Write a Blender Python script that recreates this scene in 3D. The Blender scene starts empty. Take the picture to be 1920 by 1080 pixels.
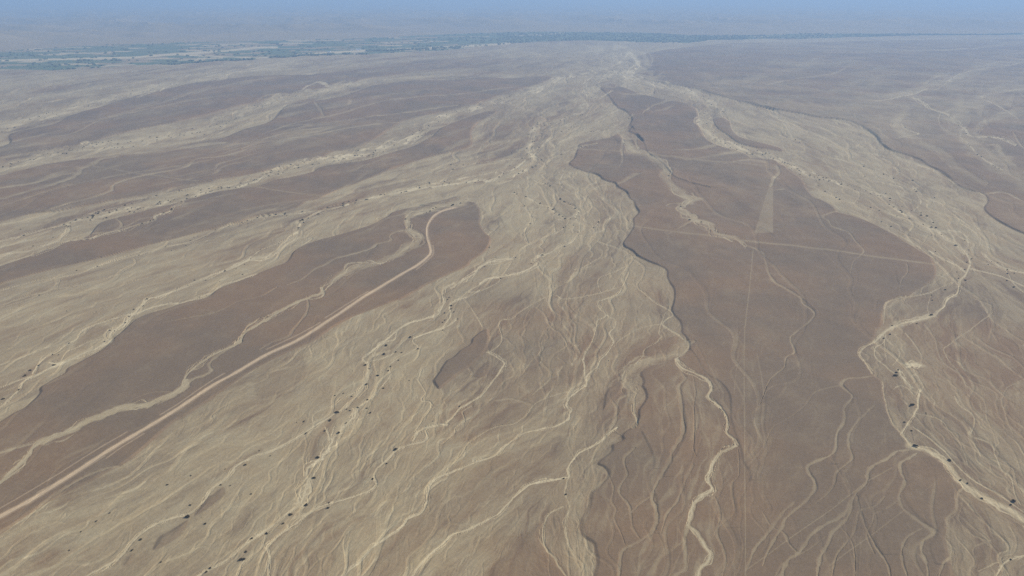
import bpy, math, random
import numpy as np
from mathutils import Vector

# ------------------------------------------------------------------ camera
H = 500.0                     # flying height above the gravel plain, metres
F = 1507.0                    # focal length in photo pixels (1920 wide)
HY = -10.0                    # true horizon row
PITCH = math.atan((540.0 - HY) / F)
scene = bpy.context.scene
cam_d = bpy.data.cameras.new('camera')
cam = bpy.data.objects.new('camera', cam_d)
scene.collection.objects.link(cam)
scene.camera = cam
cam.location = (0, 0, H)
cam.rotation_euler = (math.radians(90) - PITCH, 0, 0)
cam_d.sensor_width = 36.0
cam_d.lens = 36.0 * F / 1920.0
cam_d.clip_start = 1.0
cam_d.clip_end = 600000.0

# ------------------------------------------------------------------ sky, sun, exposure
SUN_EL, SUN_AZ = 33.0, 62.0   # azimuth measured clockwise from the view direction
world = bpy.data.worlds.new('World')
scene.world = world
world.use_nodes = True
wn = world.node_tree
sky = wn.nodes.new('ShaderNodeTexSky')
sky.sky_type = 'NISHITA'
sky.sun_disc = False
sky.sun_elevation = math.radians(SUN_EL)
sky.sun_rotation = math.radians(SUN_AZ)
sky.altitude = 900
sky.dust_density = 1.5
bg = wn.nodes['Background']
bg.inputs['Strength'].default_value = 0.10
wn.links.new(sky.outputs['Color'], bg.inputs['Color'])
sun_d = bpy.data.lights.new('sun', 'SUN')
sun_d.energy = 3.6
sun_d.angle = math.radians(0.53)
sun_d.color = (1.0, 0.94, 0.86)
sun = bpy.data.objects.new('sun', sun_d)
scene.collection.objects.link(sun)
sdir = Vector((math.sin(math.radians(SUN_AZ)) * math.cos(math.radians(SUN_EL)),
               math.cos(math.radians(SUN_AZ)) * math.cos(math.radians(SUN_EL)),
               math.sin(math.radians(SUN_EL))))
sun.rotation_euler = sdir.to_track_quat('Z', 'Y').to_euler()
sun.location = (0, 0, 2000)
scene.view_settings.view_transform = 'Standard'
scene.view_settings.look = 'None'
scene.view_settings.gamma = 1.0
scene.view_settings.exposure = 0.27
scene.cycles.use_denoising = False
scene.cycles.max_bounces = 6
scene.cycles.volume_bounces = 1
scene.cycles.diffuse_bounces = 2

HAZE_DENSITY = 9.6e-5
HAZE_COLOR = (0.412, 0.612, 0.905)

# ------------------------------------------------------------------ geometry helpers
cp, sp_ = math.cos(PITCH), math.sin(PITCH)

def ground(u, v):
    """point of the plain (z = 0) seen at photo pixel u, v"""
    x = (np.asarray(u, float) - 960.0) / F
    y = (540.0 - np.asarray(v, float)) / F
    dy = cp + y * sp_
    dz = -sp_ + y * cp
    t = -H / dz
    return x * t, dy * t

def pix(X, Y):
    """inverse of ground()"""
    d = Y * cp + H * sp_
    yy = Y * sp_ - H * cp
    return 960.0 + F * X / d, 540.0 - F * yy / d

def mpp(u, v):
    """metres per pixel across the view"""
    y = (540.0 - np.asarray(v, float)) / F
    return -H / (-sp_ + y * cp) / F

def lattice(ix, iy, seed):
    h = (ix.astype(np.int64) * 374761393 + iy.astype(np.int64) * 668265263 + seed * 974634777) & 0xffffffff
    h = ((h ^ (h >> 13)) * 1274126177) & 0xffffffff
    return (h ^ (h >> 16)) & 0xffff

def noise(x, y, seed=0):
    x0 = np.floor(x); y0 = np.floor(y)
    fx = x - x0; fy = y - y0
    ix = x0.astype(np.int64); iy = y0.astype(np.int64)
    def g(a, b, dx, dy):
        ang = lattice(ix + a, iy + b, seed) * (2 * math.pi / 65536.0)
        return np.cos(ang) * dx + np.sin(ang) * dy
    sx = fx * fx * (3 - 2 * fx); sy = fy * fy * (3 - 2 * fy)
    n0 = g(0, 0, fx, fy) * (1 - sx) + g(1, 0, fx - 1, fy) * sx
    n1 = g(0, 1, fx, fy - 1) * (1 - sx) + g(1, 1, fx - 1, fy - 1) * sx
    return (n0 * (1 - sy) + n1 * sy) * 1.5

def fbm(x, y, seed=0, octv=4, gain=0.5):
    a, s, r = 1.0, 0.0, 0.0
    for k in range(octv):
        r = r + a * noise(x * 2 ** k, y * 2 ** k, seed + 17 * k)
        s += a
        a *= gain
    return r / s

def sstep(a, b, x):
    t = np.clip((x - a) / (b - a), 0, 1)
    return t * t * (3 - 2 * t)

rng = np.random.RandomState(5)

# ------------------------------------------------------------------ sampling lattice of the terrain
def grow(start, step, factor, limit, sign):
    r, p, s = [], start, step
    while (p - limit) * sign < 0:
        s *= factor
        p += s * sign
        r.append(p)
    return r
UC = np.arange(-160, 2080.1, 1.25)
UL = np.array(grow(-160, 1.25, 1.06, -2600, -1)[::-1] + list(UC) + grow(2080, 1.25, 1.06, 4500, 1))
VL = np.array([-3.6, -2.5, -1.2] + list(np.arange(0, 150, 0.75)) + list(np.arange(150, 1180, 1.25)) + grow(1180, 1.25, 1.08, 1900, 1))
NC, NR = len(UL), len(VL)
U, V = np.meshgrid(UL, VL)
X, Y = ground(U, V)
MP = mpp(U, V)
IDX_U, IDX_V = np.arange(NC, dtype=float), np.arange(NR, dtype=float)

def col_of(u): return np.interp(u, UL, IDX_U)
def row_of(v): return np.interp(v, VL, IDX_V)

def catmull(P, n=6, closed=False):
    P = np.asarray(P, float)
    m = len(P)
    out = []
    rngk = range(m if closed else m - 1)
    for i in rngk:
        if closed:
            p0, p1, p2, p3 = P[(i - 1) % m], P[i], P[(i + 1) % m], P[(i + 2) % m]
        else:
            p0, p1, p2, p3 = P[max(i - 1, 0)], P[i], P[i + 1], P[min(i + 2, m - 1)]
        for k in range(n):
            t = k / n
            out.append(0.5 * ((2 * p1) + (p2 - p0) * t + (2 * p0 - 5 * p1 + 4 * p2 - p3) * t * t + (3 * p1 - p0 - 3 * p2 + p3) * t ** 3))
    if not closed:
        out.append(P[-1])
    return np.array(out)

def wiggle(Q, amp, seed, closed=False):
    """small natural bends added to a traced line, in world metres"""
    if amp <= 0: return Q
    Wx, Wy = ground(Q[:, 0], Q[:, 1])
    m = mpp(Q[:, 0], Q[:, 1])
    L = np.maximum(m * 14, 12)
    dx = fbm(Wx / L, Wy / L / 1.5, seed, 3, 0.6) * m * amp * 3
    dy = fbm(Wx / L + 31, Wy / L / 1.5 + 7, seed + 5, 3, 0.6) * m * amp * 4.5
    u, v = pix(Wx + dx, Wy + dy)
    return np.stack([u, v], 1)

def across(Q):
    '''metres on the ground for one pixel measured square across the traced line'''
    tx, ty = np.gradient(Q[:, 0]), np.gradient(Q[:, 1])
    ln = np.hypot(tx, ty) + 1e-6
    tx, ty = tx / ln, ty / ln
    ax, ay = ground(Q[:, 0], Q[:, 1])
    bx, by = ground(Q[:, 0] - ty * 0.5, Q[:, 1] + tx * 0.5)
    ex, ey = ground(Q[:, 0] + tx * 0.5, Q[:, 1] + ty * 0.5)
    wx, wy = ex - ax, ey - ay
    wl = np.hypot(wx, wy) + 1e-9
    r = 2 * np.abs(wx * (by - ay) - wy * (bx - ax)) / wl
    k = np.ones(9) / 9
    return np.convolve(np.pad(r, 4, mode='edge'), k, mode='valid')

def densify(Q, step=5.0, closed=False):
    if closed: Q = np.vstack([Q, Q[:1]])
    out = []
    for a, b in zip(Q[:-1], Q[1:]):
        n = max(1, int(math.hypot(*(b - a)) / step))
        for k in range(n):
            out.append(a + (b - a) * k / n)
    out.append(Q[-1])
    return np.array(out)

def segdist(Q, reach_px, field, wfun=None, oc=0, orow=0):
    """writes into field the distance in metres to polyline Q where it is smaller; wfun gives widths to divide by"""
    Wx, Wy = ground(Q[:, 0], Q[:, 1])
    r = reach_px
    n = len(Q)
    ca, ra = col_of(Q[:, 0]), row_of(Q[:, 1])
    step = 4
    for i in range(0, n - 1, step):
        j = min(i + step, n - 1)
        u0, u1 = Q[i:j + 1, 0].min() - r, Q[i:j + 1, 0].max() + r
        v0, v1 = Q[i:j + 1, 1].min() - r, Q[i:j + 1, 1].max() + r
        c0, c1 = int(col_of(u0)), int(col_of(u1)) + 2
        r0, r1 = int(row_of(v0)), int(row_of(v1)) + 2
        c0, r0 = max(c0, 0), max(r0, 0)
        c1, r1 = min(c1, field.shape[1] + oc), min(r1, field.shape[0] + orow)
        if c1 <= c0 or r1 <= r0: continue
        sx, sy = X[r0:r1, c0:c1], Y[r0:r1, c0:c1]
        best = field[r0 - orow:r1 - orow, c0 - oc:c1 - oc]
        for k in range(i, j):
            ax, ay, bx, by = Wx[k], Wy[k], Wx[k + 1], Wy[k + 1]
            ex, ey = bx - ax, by - ay
            l2 = ex * ex + ey * ey + 1e-9
            t = np.clip(((sx - ax) * ex + (sy - ay) * ey) / l2, 0, 1)
            d = np.hypot(sx - ax - t * ex, sy - ay - t * ey)
            if wfun is not None:
                d = d / (wfun[k] + (wfun[k + 1] - wfun[k]) * t)
            np.minimum(best, d, out=best)

def inside(Q):
    """even-odd fill of the closed outline Q on the lattice"""
    u0, u1, v0, v1 = Q[:, 0].min(), Q[:, 0].max(), Q[:, 1].min(), Q[:, 1].max()
    m = np.zeros((NR, NC), bool)
    Pn = np.vstack([Q, Q[:1]])
    r0, r1 = int(row_of(v0)), min(int(row_of(v1)) + 2, NR)
    for r in range(r0, r1):
        v = VL[r]
        a, b = Pn[:-1], Pn[1:]
        hit = (a[:, 1] <= v) != (b[:, 1] <= v)
        if not hit.any(): continue
        aa, bb = a[hit], b[hit]
        xs = np.sort(aa[:, 0] + (v - aa[:, 1]) / (bb[:, 1] - aa[:, 1]) * (bb[:, 0] - aa[:, 0]))
        for s, e in zip(xs[0::2], xs[1::2]):
            c0, c1 = np.searchsorted(UL, s), np.searchsorted(UL, e)
            m[r, c0:c1] = True
    return m

# ------------------------------------------------------------------ the lie of the land, traced
def P(s):
    a = [float(t) for t in s.replace(',', ' ').split()]
    return [(a[i], a[i + 1]) for i in range(0, len(a), 2)]

# gravel terraces, darkened by desert varnish: (strength 0..1, edge softness in px, outline)
TERRACES = [
 # the big terrace right of the middle
 (1.0, 0, P('''1117,160 1124,166 1132,173 1141,182 1150,193 1158,202 1170,208 1184,222 1180,233 1184,239 1178,246 1190,252 1205,266
  1192,262 1175,262 1160,252 1140,259 1112,264 1086,271 1080,284 1076,296 1066,307 1075,314 1090,320 1108,325 1122,330 1130,337 1141,341 1152,344 1158,351 1168,356 1175,362
  1180,372 1187,378 1190,388 1196,398 1193,404 1186,412 1187,425 1178,440 1168,455 1171,463 1185,470 1195,480 1215,490 1232,497 1249,506
  1251,520 1255,530 1262,542 1263,555 1261,568 1258,579 1262,590 1274,603 1277,615 1278,625 1286,635 1291,646 1288,658 1262,672 1235,681 1206,695
  1200,702 1205,715 1203,725 1209,735 1210,748 1197,768 1195,785 1185,800 1165,815 1166,825 1147,834 1145,846 1120,867 1131,876 1140,885 1137,895 1122,908
  1108,920 1105,940 1095,962 1088,975 1090,1003 1110,1018 1115,1035 1118,1055 1112,1080 1105,1130 1090,1250 1090,1900 2100,1900 1850,1250 1800,1130 1790,1080 1780,1045 1775,1020
  1772,1005 1778,985 1775,970 1790,960 1796,948 1797,927 1804,918 1806,910 1790,893 1780,880 1775,870 1745,855 1722,842 1712,838 1704,829 1690,812
  1675,795 1673,785 1665,770 1658,740 1655,715 1640,705 1635,698 1628,685 1618,672 1612,660 1620,645 1640,635 1645,620 1655,608 1657,585 1665,567 1681,560 1700,556 1722,541
  1740,532 1752,522 1756,508 1750,492 1745,481 1725,470 1700,456 1680,443 1655,430 1640,422 1610,409 1585,402 1573,399 1560,386 1540,375 1527,370 1515,357
  1509,345 1500,333 1480,320 1465,305 1452,299 1440,300 1422,297 1410,297 1400,290 1390,284 1375,279 1345,272 1325,262 1315,245 1308,229 1309,214 1304,204 1290,196
  1272,191 1255,188 1240,186 1225,181 1206,177 1190,172 1175,166 1160,162 1148,156 1132,155''')),
 (0.95, 0, P('1338,224 1352,221 1366,226 1370,238 1378,251 1392,259 1432,269 1462,277 1466,283 1440,279 1412,275 1386,268 1360,250 1346,240')),
 # terrace that carries the dirt road
 (1.0, 0, P('''-700,1130 -160,880 -60,822 0,791 25,775 45,765 60,752 74,737 75,726 100,711 120,700 126,690 150,678 190,655 208,638 225,625 250,603 275,590 320,577 345,568
  390,557 402,545 420,538 450,526 480,514 515,500 538,490 550,472 580,457 640,440 680,428 700,420 726,407 735,399 760,392 792,388 818,389 850,386 868,380 886,378
  898,388 901,402 900,415 903,426 912,438 919,443 921,452 917,463 907,474 885,488 877,499 842,514 812,529 790,541 757,559 740,565 700,580 660,595 625,614 590,638 560,651 500,679
  475,693 440,716 400,745 350,778 325,792 250,858 205,885 160,908 90,942 50,968 0,1003 -60,1035 -200,1110 -700,1400''')),
 # stripes of the left fan
 (1.0, 0, P('''-700,700 -160,570 0,500 40,485 72,474 110,457 160,446 185,420 213,410 245,402 270,396 320,384 345,378 380,366 420,358 480,349 515,338 560,330 585,322 605,312 645,306 690,300 735,286 776,274
  800,262 812,254 828,240 850,230 880,219 905,212 932,209 926,217 905,226 892,236 884,248 886,262 882,274 850,285 810,294 775,304 740,315 700,332 680,340 640,355 600,372 575,378
  560,388 520,401 480,407 450,417 400,430 340,445 280,460 210,479 150,493 100,505 50,518 0,533 -160,585 -700,780''')),
 (0.9, 0.3, P('''-600,520 -160,452 0,417 60,402 125,394 200,379 280,363 330,350 400,338 480,325 560,309 600,297 622,286 655,280 682,274 694,265 720,250 745,233 770,222 812,213 850,205 900,191
  960,171 1010,157 1040,148 1020,143 960,147 900,145 850,150 800,150 755,153 700,160 684,166 640,181 605,187 540,197 505,228 455,243 420,258 350,272 300,283 200,293 100,306 0,330 -160,362 -600,440''')),
 (0.9, 0.3, P('-600,420 -160,340 0,296 60,285 150,270 205,256 250,246 300,236 350,225 420,206 480,191 560,178 600,172 640,163 670,153 690,147 760,138 700,135 620,140 560,140 480,143 400,151 340,161 270,176 200,196 135,216 100,233 20,251 5,275 -160,310 -600,370')),
 (0.55, 1.5, P('-500,260 -160,235 0,222 60,208 120,192 160,180 100,183 40,196 0,203 -160,225')),
 (0.5, 1.5, P('80,172 130,167 180,160 235,152 300,147 240,148 170,156 110,165')),
 (0.55, 1.5, P('560,148 620,132 690,124 760,121 830,118 900,112 980,108 1040,112 1060,125 1030,133 960,139 880,138 800,142 700,146 640,150')),
 # slivers and islands in the middle wash
 (0.8, 0.5, P('785,386 802,381 825,377 858,368 853,375 840,381 812,388')),
 (0.55, 1.5, P('950,198 976,203 990,215 1000,234 985,254 955,262 912,263 900,246 906,232 925,215')),
 (1.0, 0, P('815,722 811,713 820,702 828,688 836,677 850,669 862,657 880,646 885,635 900,622 914,617 918,628 917,640 908,660 890,679 862,701 842,716 824,729')),
 (0.75, 0.5, P('888,706 899,690 914,677 926,681 920,692 904,706')),
 (0.62, 1.2, P('1064,481 1078,468 1096,458 1112,464 1128,477 1124,492 1100,500 1078,511 1067,530 1061,560 1050,552 1046,530 1052,505')),
 (0.64, 1.0, P('1163,702 1161,678 1175,656 1195,641 1215,629 1236,624 1228,640 1206,654 1200,669 1178,690')),
 (0.9, 0, P('1130,770 1133,746 1138,729 1152,722 1166,707 1174,694 1176,707 1164,736 1150,749 1142,762')),
 (0.8, 0.5, P('1211,668 1210,652 1224,645 1248,636 1266,631 1271,640 1262,648 1238,657')),
 (0.55, 1.5, P('956,612 985,588 1004,577 1018,590 1030,615 1058,628 1066,660 1084,690 1086,712 1050,722 1010,742 985,720 990,690 962,660 950,635')),
 (0.5, 2.0, P('925,662 945,648 960,670 962,700 985,735 1040,745 1020,770 975,790 930,812 905,822 880,830 868,812 890,780 905,745 922,718 940,690')),
 (0.5, 2.0, P('880,892 905,868 950,850 1000,838 1050,815 1060,850 1045,880 985,900 940,935 900,960 860,985 830,992 838,960 850,925')),
 (0.5, 2.0, P('720,1010 760,975 800,960 820,930 836,950 820,1000 780,1035 745,1075 700,1090 680,1080')),
 (0.75, 1.0, P('958,1032 985,1000 1008,980 1018,985 1016,1005 1026,1030 1046,1052 1066,1085 1060,1180 900,1180 915,1085 930,1055')),
 (0.85, 0.5, P('365,966 384,937 400,927 417,914 421,926 404,943 380,960')),
 (0.85, 0.5, P('287,1031 297,1008 320,995 351,976 349,990 333,1008 304,1026')),
 (0.7, 1.0, P('228,1062 240,1045 250,1040 247,1053 236,1062')),
 (0.6, 1.5, P('60,1052 75,1040 100,1028 118,1032 100,1045 72,1060')),
 (0.5, 2.0, P('160,905 240,880 300,850 330,865 290,905 230,925 170,950 120,962 110,942')),
 (0.5, 1.5, P('480,708 520,690 560,668 575,690 560,716 530,735 500,745 480,742')),
 (0.6, 1.5, P('140,648 160,622 180,610 205,612 195,625 170,640 150,655')),
 (0.35, 3.0, P('-50,712 0,690 70,650 120,630 160,610 110,625 40,650 -50,680')),
 (0.35, 3.0, P('1075,560 1090,520 1110,500 1128,520 1130,560 1115,600 1120,640 1100,680 1082,650')),
 # country right of the right-hand wash
 (1.0, 0, P('''1178,112 1192,119 1206,124 1214,130 1200,134 1188,141 1200,146 1225,152 1250,157 1280,162 1312,168 1332,175 1380,188 1440,203 1490,211 1530,219 1570,224 1592,227
  1605,233 1620,240 1634,250 1642,256 1651,270 1665,280 1690,288 1710,293 1724,300 1740,311 1765,322 1782,336 1802,351 1822,358 1840,362 1850,370 1851,380 1845,391 1855,404 1880,421 1920,440 1990,470 2100,530
  2500,700 4000,1100 6000,700 6000,200 3500,95 2300,80 1920,74 1700,76 1500,80 1400,80 1300,88 1230,97''')),
 (0.6, 0.5, P('1550,274 1562,279 1574,287 1570,292 1556,286')),
 (0.6, 1.5, P('1925,600 1905,612 1900,632 1904,655 1918,680 1990,720 2100,720 2100,560 1960,570')),
 (0.5, 1.0, P('1840,1050 1825,1040 1826,1028 1842,1020 1870,1015 1880,1022 1868,1035 1850,1052')),
 (0.45, 2.0, P('1830,575 1860,590 1885,640 1870,665 1840,640 1822,610')),
 (0.45, 2.0, P('1850,700 1872,730 1905,770 1920,800 1925,860 1895,830 1870,790 1852,745')),
 (0.4, 2.5, P('1765,600 1800,610 1790,630 1760,640 1745,625')),
]

# stream beds: (width px, brightness, outline)   brightness > .5 fresh pale silt, less: old gravel bed
S = []
def bed(w, b, s, w2=None, amp=0.55): S.append((w, w if w2 is None else w2, b, P(s), amp))
# inside the right terrace
bed(15, .42, '1168,252 1178,270 1190,284 1206,290 1235,303 1248,318 1244,332 1262,350 1290,371 1306,374', 13)
bed(11, .45, '1306,374 1284,383 1276,392 1286,402 1302,410 1298,414 1326,420 1336,433 1345,441 1378,448 1402,461', 6)
bed(5, .42, '1402,461 1428,474 1436,492 1440,510 1452,530 1470,541 1500,560 1505,570 1525,585 1525,596 1492,624 1482,636 1490,660 1475,670 1470,690 1455,702 1440,720 1425,760', 2)
bed(5, .30, '1280,410 1300,414 1285,424 1265,434 1250,442', 1.5)
bed(6, .32, '1168,252 1166,280 1168,300 1160,316', 2)
bed(7, .34, '1195,326 1178,336 1166,343 1154,347', 3)
bed(7, .36, '1388,276 1350,272 1310,280 1262,283', 1.5)
bed(8, .36, '1420,292 1385,286 1350,292 1325,296 1286,301', 2)
bed(6, .34, '1440,306 1410,302 1375,306 1360,309', 2)
bed(5, .42, '1255,188 1240,194 1222,200 1205,214', 2)
bed(5, .40, '1206,176 1190,178 1172,176', 2)
bed(4, .40, '1262,200 1245,205 1230,208', 2)
bed(5, .4, '1455,312 1460,325 1452,335 1448,345 1444,352', 6)
bed(4, .3, '1470,355 1452,357 1448,356', 1)
bed(3, .4, '1300,383 1262,382 1250,386', 1)
bed(4, .36, '1590,402 1570,398 1552,402 1542,408 1553,415 1562,426 1590,436 1605,455 1620,470 1613,480 1600,492 1594,515', 2)
bed(3, .25, '1700,495 1702,510 1692,525 1686,545', 2)
bed(4, .42, '1640,704 1618,708 1590,710 1577,721 1590,735 1598,745 1583,765 1583,790 1570,812 1562,850 1520,870 1515,885 1528,905 1520,930 1475,970 1465,990 1442,1030 1430,1060', 7)
bed(4, .26, '1577,722 1530,735 1510,760 1480,785 1450,802 1436,830', 2)
bed(5, .42, '1712,843 1680,848 1665,860 1636,875 1626,890 1625,905 1606,925 1594,945 1592,965 1576,985 1560,1000 1552,1020 1537,1050 1530,1100', 9)
bed(8, .42, '1594,950 1575,970 1545,985 1520,1005 1500,1035 1478,1050 1465,1080 1455,1120', 8)
bed(4, .34, '1606,930 1614,962 1628,1000 1645,1030 1664,1060 1672,1100', 3)
bed(6, .42, '1720,850 1700,862 1687,870 1690,888 1696,905 1686,930 1690,950 1710,968 1738,988 1750,1000 1731,1015 1727,1035 1738,1060 1740,1100', 7)
bed(4, .3, '1690,935 1660,955 1640,965 1634,985 1625,1005 1640,1040', 3)
bed(3, .3, '1576,988 1590,1005 1601,1030 1603,1080', 2)
bed(7, .45, '1806,915 1795,930 1793,955 1776,972 1778,990 1778,1010 1784,1040 1768,1060 1760,1090', 7)
bed(4, .3, '1455,1080 1470,1055 1500,1040 1530,1020 1550,1005', 3)
# lower middle terrace
bed(6.5, .68, '1266,674 1278,690 1300,700 1325,712 1335,728 1328,745 1345,760 1357,774 1364,790 1363,810 1374,824 1381,837', 6)
bed(4, .68, '1381,837 1360,845 1343,856 1333,880 1328,900 1335,918 1315,930 1302,945 1296,965 1291,985', 11, .3)
bed(7, .7, '1291,985 1308,1000 1320,1022 1332,1040 1326,1055 1312,1068 1308,1110', 8)
bed(8, .45, '1291,985 1283,1010 1285,1045 1284,1068 1262,1082 1240,1110', 6)
bed(4, .3, '1283,1012 1262,1030 1240,1045 1215,1062 1190,1075', 2)
bed(6, .42, '1274,680 1278,700 1284,712 1272,725 1275,745 1279,780 1281,808 1275,825 1262,845 1255,865 1240,890 1226,918', 8)
bed(6, .4, '1226,918 1222,935 1230,955 1230,980 1222,998 1200,1015 1172,1030 1163,1045 1160,1100', 8)
bed(4, .3, '1222,930 1200,945 1188,958 1175,965', 2)
bed(3, .3, '1140,888 1150,915 1146,940 1155,955 1152,975 1164,1000 1172,1024', 3)
bed(3, .25, '1298,700 1304,740 1300,765 1302,800 1300,840 1306,858', 2)
bed(3, .22, '1384,845 1385,890 1374,905 1372,925 1377,950 1375,965 1350,985 1335,1010', 3)
# wide pale bend
bed(22, .40, '1284,640 1282,655 1262,666 1228,673 1200,684 1180,697 1172,710 1180,724 1193,736', 12)
bed(5, .6, '1243,608 1256,618 1272,627 1286,641 1290,650 1281,664 1268,674', 5)
# middle wash, feeder of the whole fan
bed(4, .6, '1198,541 1215,555 1230,568 1250,578 1262,590 1254,596 1243,607', 3)
bed(3, .55, '1248,586 1243,600 1238,612 1236,625 1240,632 1228,645 1210,655 1205,668 1190,684', 3)
bed(3, .5, '1243,607 1215,612 1190,620 1176,629 1160,640 1150,652', 2)
bed(3, .8, '1098,724 1100,716 1097,704 1095,682 1093,675 1098,660 1110,640 1118,614 1120,602 1137,592 1125,577 1122,566 1136,560 1160,550 1168,536 1180,510', 2)
bed(3, .75, '1138,591 1154,600 1153,614 1143,625 1150,640 1141,660 1126,675 1118,690 1102,702 1100,716', 4)
bed(5, .5, '1193,736 1189,752 1190,775 1195,792 1186,802', 6)
bed(5, .45, '1190,738 1165,745 1156,760 1154,785 1144,805 1130,820', 5)
bed(4, .85, '1158,800 1140,812 1122,830 1100,842 1085,850 1072,865 1065,880 1066,893', 6)
bed(5, .85, '1066,894 1045,898 1020,901 992,910 962,934 932,964 900,980 880,992 852,1000 830,1020 802,1044 780,1070 765,1100', 6)
bed(4, .8, '1100,722 1082,734 1066,748 1063,760 1069,770 1066,784 1050,795 1020,803 985,811 960,826 926,855 897,864 870,875 836,888', 6)
bed(7, .85, '836,888 820,895 809,904 803,920 799,944 790,961 766,972 755,985 730,1004 700,1025 680,1050 650,1076 635,1100', 6)
bed(3, .5, '905,812 880,830 866,850 840,880 832,890', 3)
bed(3, .5, '1097,728 1060,735 1020,748 1000,760 985,780 960,795 930,800 905,812', 3)
bed(6, .5, '1066,896 1060,922 1068,950 1060,975 1062,1000 1070,1030 1082,1050', 5)
bed(6, .5, '1056,950 1035,960 1024,972 1018,1000 1022,1026 1040,1045 1050,1065 1070,1090', 6)
bed(6, .45, '1115,870 1130,880 1139,891 1122,909 1106,922', 5)
bed(12, .35, '1160,815 1130,840 1110,860 1085,885 1080,920 1075,960 1075,1000 1088,1030 1100,1060 1110,1100', 16)
bed(24, .30, '1170,560 1160,620 1150,680 1130,720 1105,760 1085,810', 22)
# upstream of the middle
bed(30, .42, '1195,82 1178,98 1160,110 1150,124 1120,146 1090,165', 60)
bed(34, .42, '1120,88 1130,100 1150,118 1190,142 1240,160', 20)
bed(14, .62, '1180,98 1168,112 1150,124 1140,135 1120,146 1100,160 1098,178 1092,198 1070,216 1045,226 1010,240 998,262 985,280', 10)
bed(9, .6, '1150,128 1110,134 1070,142 1040,152 1010,165 980,174 940,184 905,197', 12)
bed(15, .66, '905,197 880,206 850,215 835,226 808,232 790,248 765,262 740,272 700,284 640,297 590,303 540,314 500,326', 9, .3)
bed(9, .66, '500,326 450,345 400,356 350,369 310,380 265,388 220,397 190,404 150,411 125,421', 8)
bed(4, .7, '125,421 130,430 118,442 95,456 50,470 0,478 -160,520', 8)
bed(4, .6, '470,332 430,350 370,350 330,358 280,370 240,382 170,400', 3)
bed(4, .6, '125,421 90,428 50,440 20,447 0,452 -100,475', 5)
bed(3, .55, '345,378 326,388 318,398 292,405 287,414 262,421 240,428 205,437 170,448 130,452 95,466 50,481 0,497 -100,525', 5)
bed(3, .4, '228,402 218,410 229,421 215,433 165,441 145,450 110,452', 3)
bed(3, .35, '286,408 262,412 240,424 222,428', 2)
bed(4, .8, '985,280 1000,290 1016,303 990,316 968,328 958,338 935,345', 3)
bed(4, .8, '1020,272 1000,290 985,300 968,315 945,325 935,332 920,340 900,338 860,344 812,350', 5)
bed(6, .8, '812,350 780,355 740,362 700,370 680,375 650,384 612,393 592,400 570,414 558,430', 6)
bed(4, .7, '945,322 890,330 840,340 800,346 760,358 700,372', 3)
bed(4, .6, '895,305 870,312 850,318 838,332 826,340', 3)
bed(3, .55, '980,296 940,300 900,304 855,312 845,308', 2)
bed(9, .75, '558,430 556,445 535,460 515,474 492,483 470,484', 8)
bed(6, .75, '470,484 455,493 430,505 400,515 370,527 340,540 300,555 280,560 266,574 250,589', 5)
bed(3, .6, '556,444 535,450 510,460 490,468 478,476', 3)
bed(3, .55, '620,408 600,422 575,445 585,447 570,458 555,460', 2)
bed(6, .8, '250,589 240,600 222,614 206,626 208,638 190,648 160,660 120,680 98,688', 10)
bed(4, .7, '480,513 450,524 420,534 398,548 345,567 310,571 285,577 250,590', 5)
bed(5, .8, '98,688 70,702 50,711 38,726 28,738 12,754 0,762 -80,800', 5)
bed(4, .7, '242,589 170,612 152,624 145,636 128,645 108,660 86,670 72,684 62,700', 4)
bed(3, .65, '205,632 170,640 145,652 125,660 115,678', 3)
bed(3, .6, '206,638 175,650 150,664 135,672 110,684', 3)
bed(4, .65, '66,702 30,715 0,726 -80,750', 4)
bed(3, .5, '72,720 45,742 20,756 0,764', 3)
bed(4, .6, '600,394 560,400 520,403 480,409 450,418 430,423 402,433 362,451 312,463 262,477 220,487 180,500 150,512 110,520', 4)
bed(3, .5, '110,520 70,526 35,535 0,545 -80,565', 3)
bed(3, .5, '250,483 253,494 236,506 206,520 180,527 130,538 95,543 60,558 0,576 -60,592', 3)
bed(7, .5, '106,520 106,532 90,546 60,552 20,565 -40,585', 4)
bed(3, .45, '320,512 285,518 240,532 200,545 150,550 100,556 50,572 0,590', 3)
bed(3, .4, '420,478 380,500 340,512 290,520 250,526', 2)
bed(3, .4, '180,585 100,610 60,622 0,640 -60,655', 3)
bed(3, .35, '260,560 200,575 130,600 60,640 0,655', 3)
# left stripes
bed(3, .7, '1150,170 1120,190 1100,215 1085,232 1050,250 1030,262 1000,285 985,300', 3)
bed(3, .65, '1095,165 1100,190 1094,215 1060,222 1030,240 1012,250 1000,262', 3)
bed(2.5, .6, '1060,150 1020,165 990,172 960,180 930,192 905,205', 3)
bed(2.5, .6, '1190,215 1170,228 1140,240 1100,250 1060,262 1040,275', 3)
bed(2.5, .6, '1120,270 1080,278 1050,290 1030,300 1018,312', 3)
bed(2.5, .6, '1060,320 1050,345 1070,360 1100,372 1110,390 1090,405', 3)
bed(2.5, .55, '1140,345 1120,350 1100,365 1105,380 1125,400 1120,420 1100,435', 3)
bed(2.5, .55, '1440,255 1470,262 1500,262 1530,275 1560,290 1590,300 1640,320 1680,335 1720,352', 3)
bed(2.5, .55, '1390,195 1430,205 1460,222 1475,240 1490,262 1510,268', 3)
bed(2.5, .5, '1290,175 1340,195 1360,215 1375,235 1420,248 1450,258', 3)
bed(2.5, .5, '1560,250 1600,262 1650,300 1700,330 1740,360 1780,395 1820,425', 3)
bed(2.5, .55, '1530,345 1570,372 1620,385 1650,395 1690,410 1730,432', 3)
bed(2.5, .5, '1600,395 1650,415 1700,440 1745,462 1770,485', 3)
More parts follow.
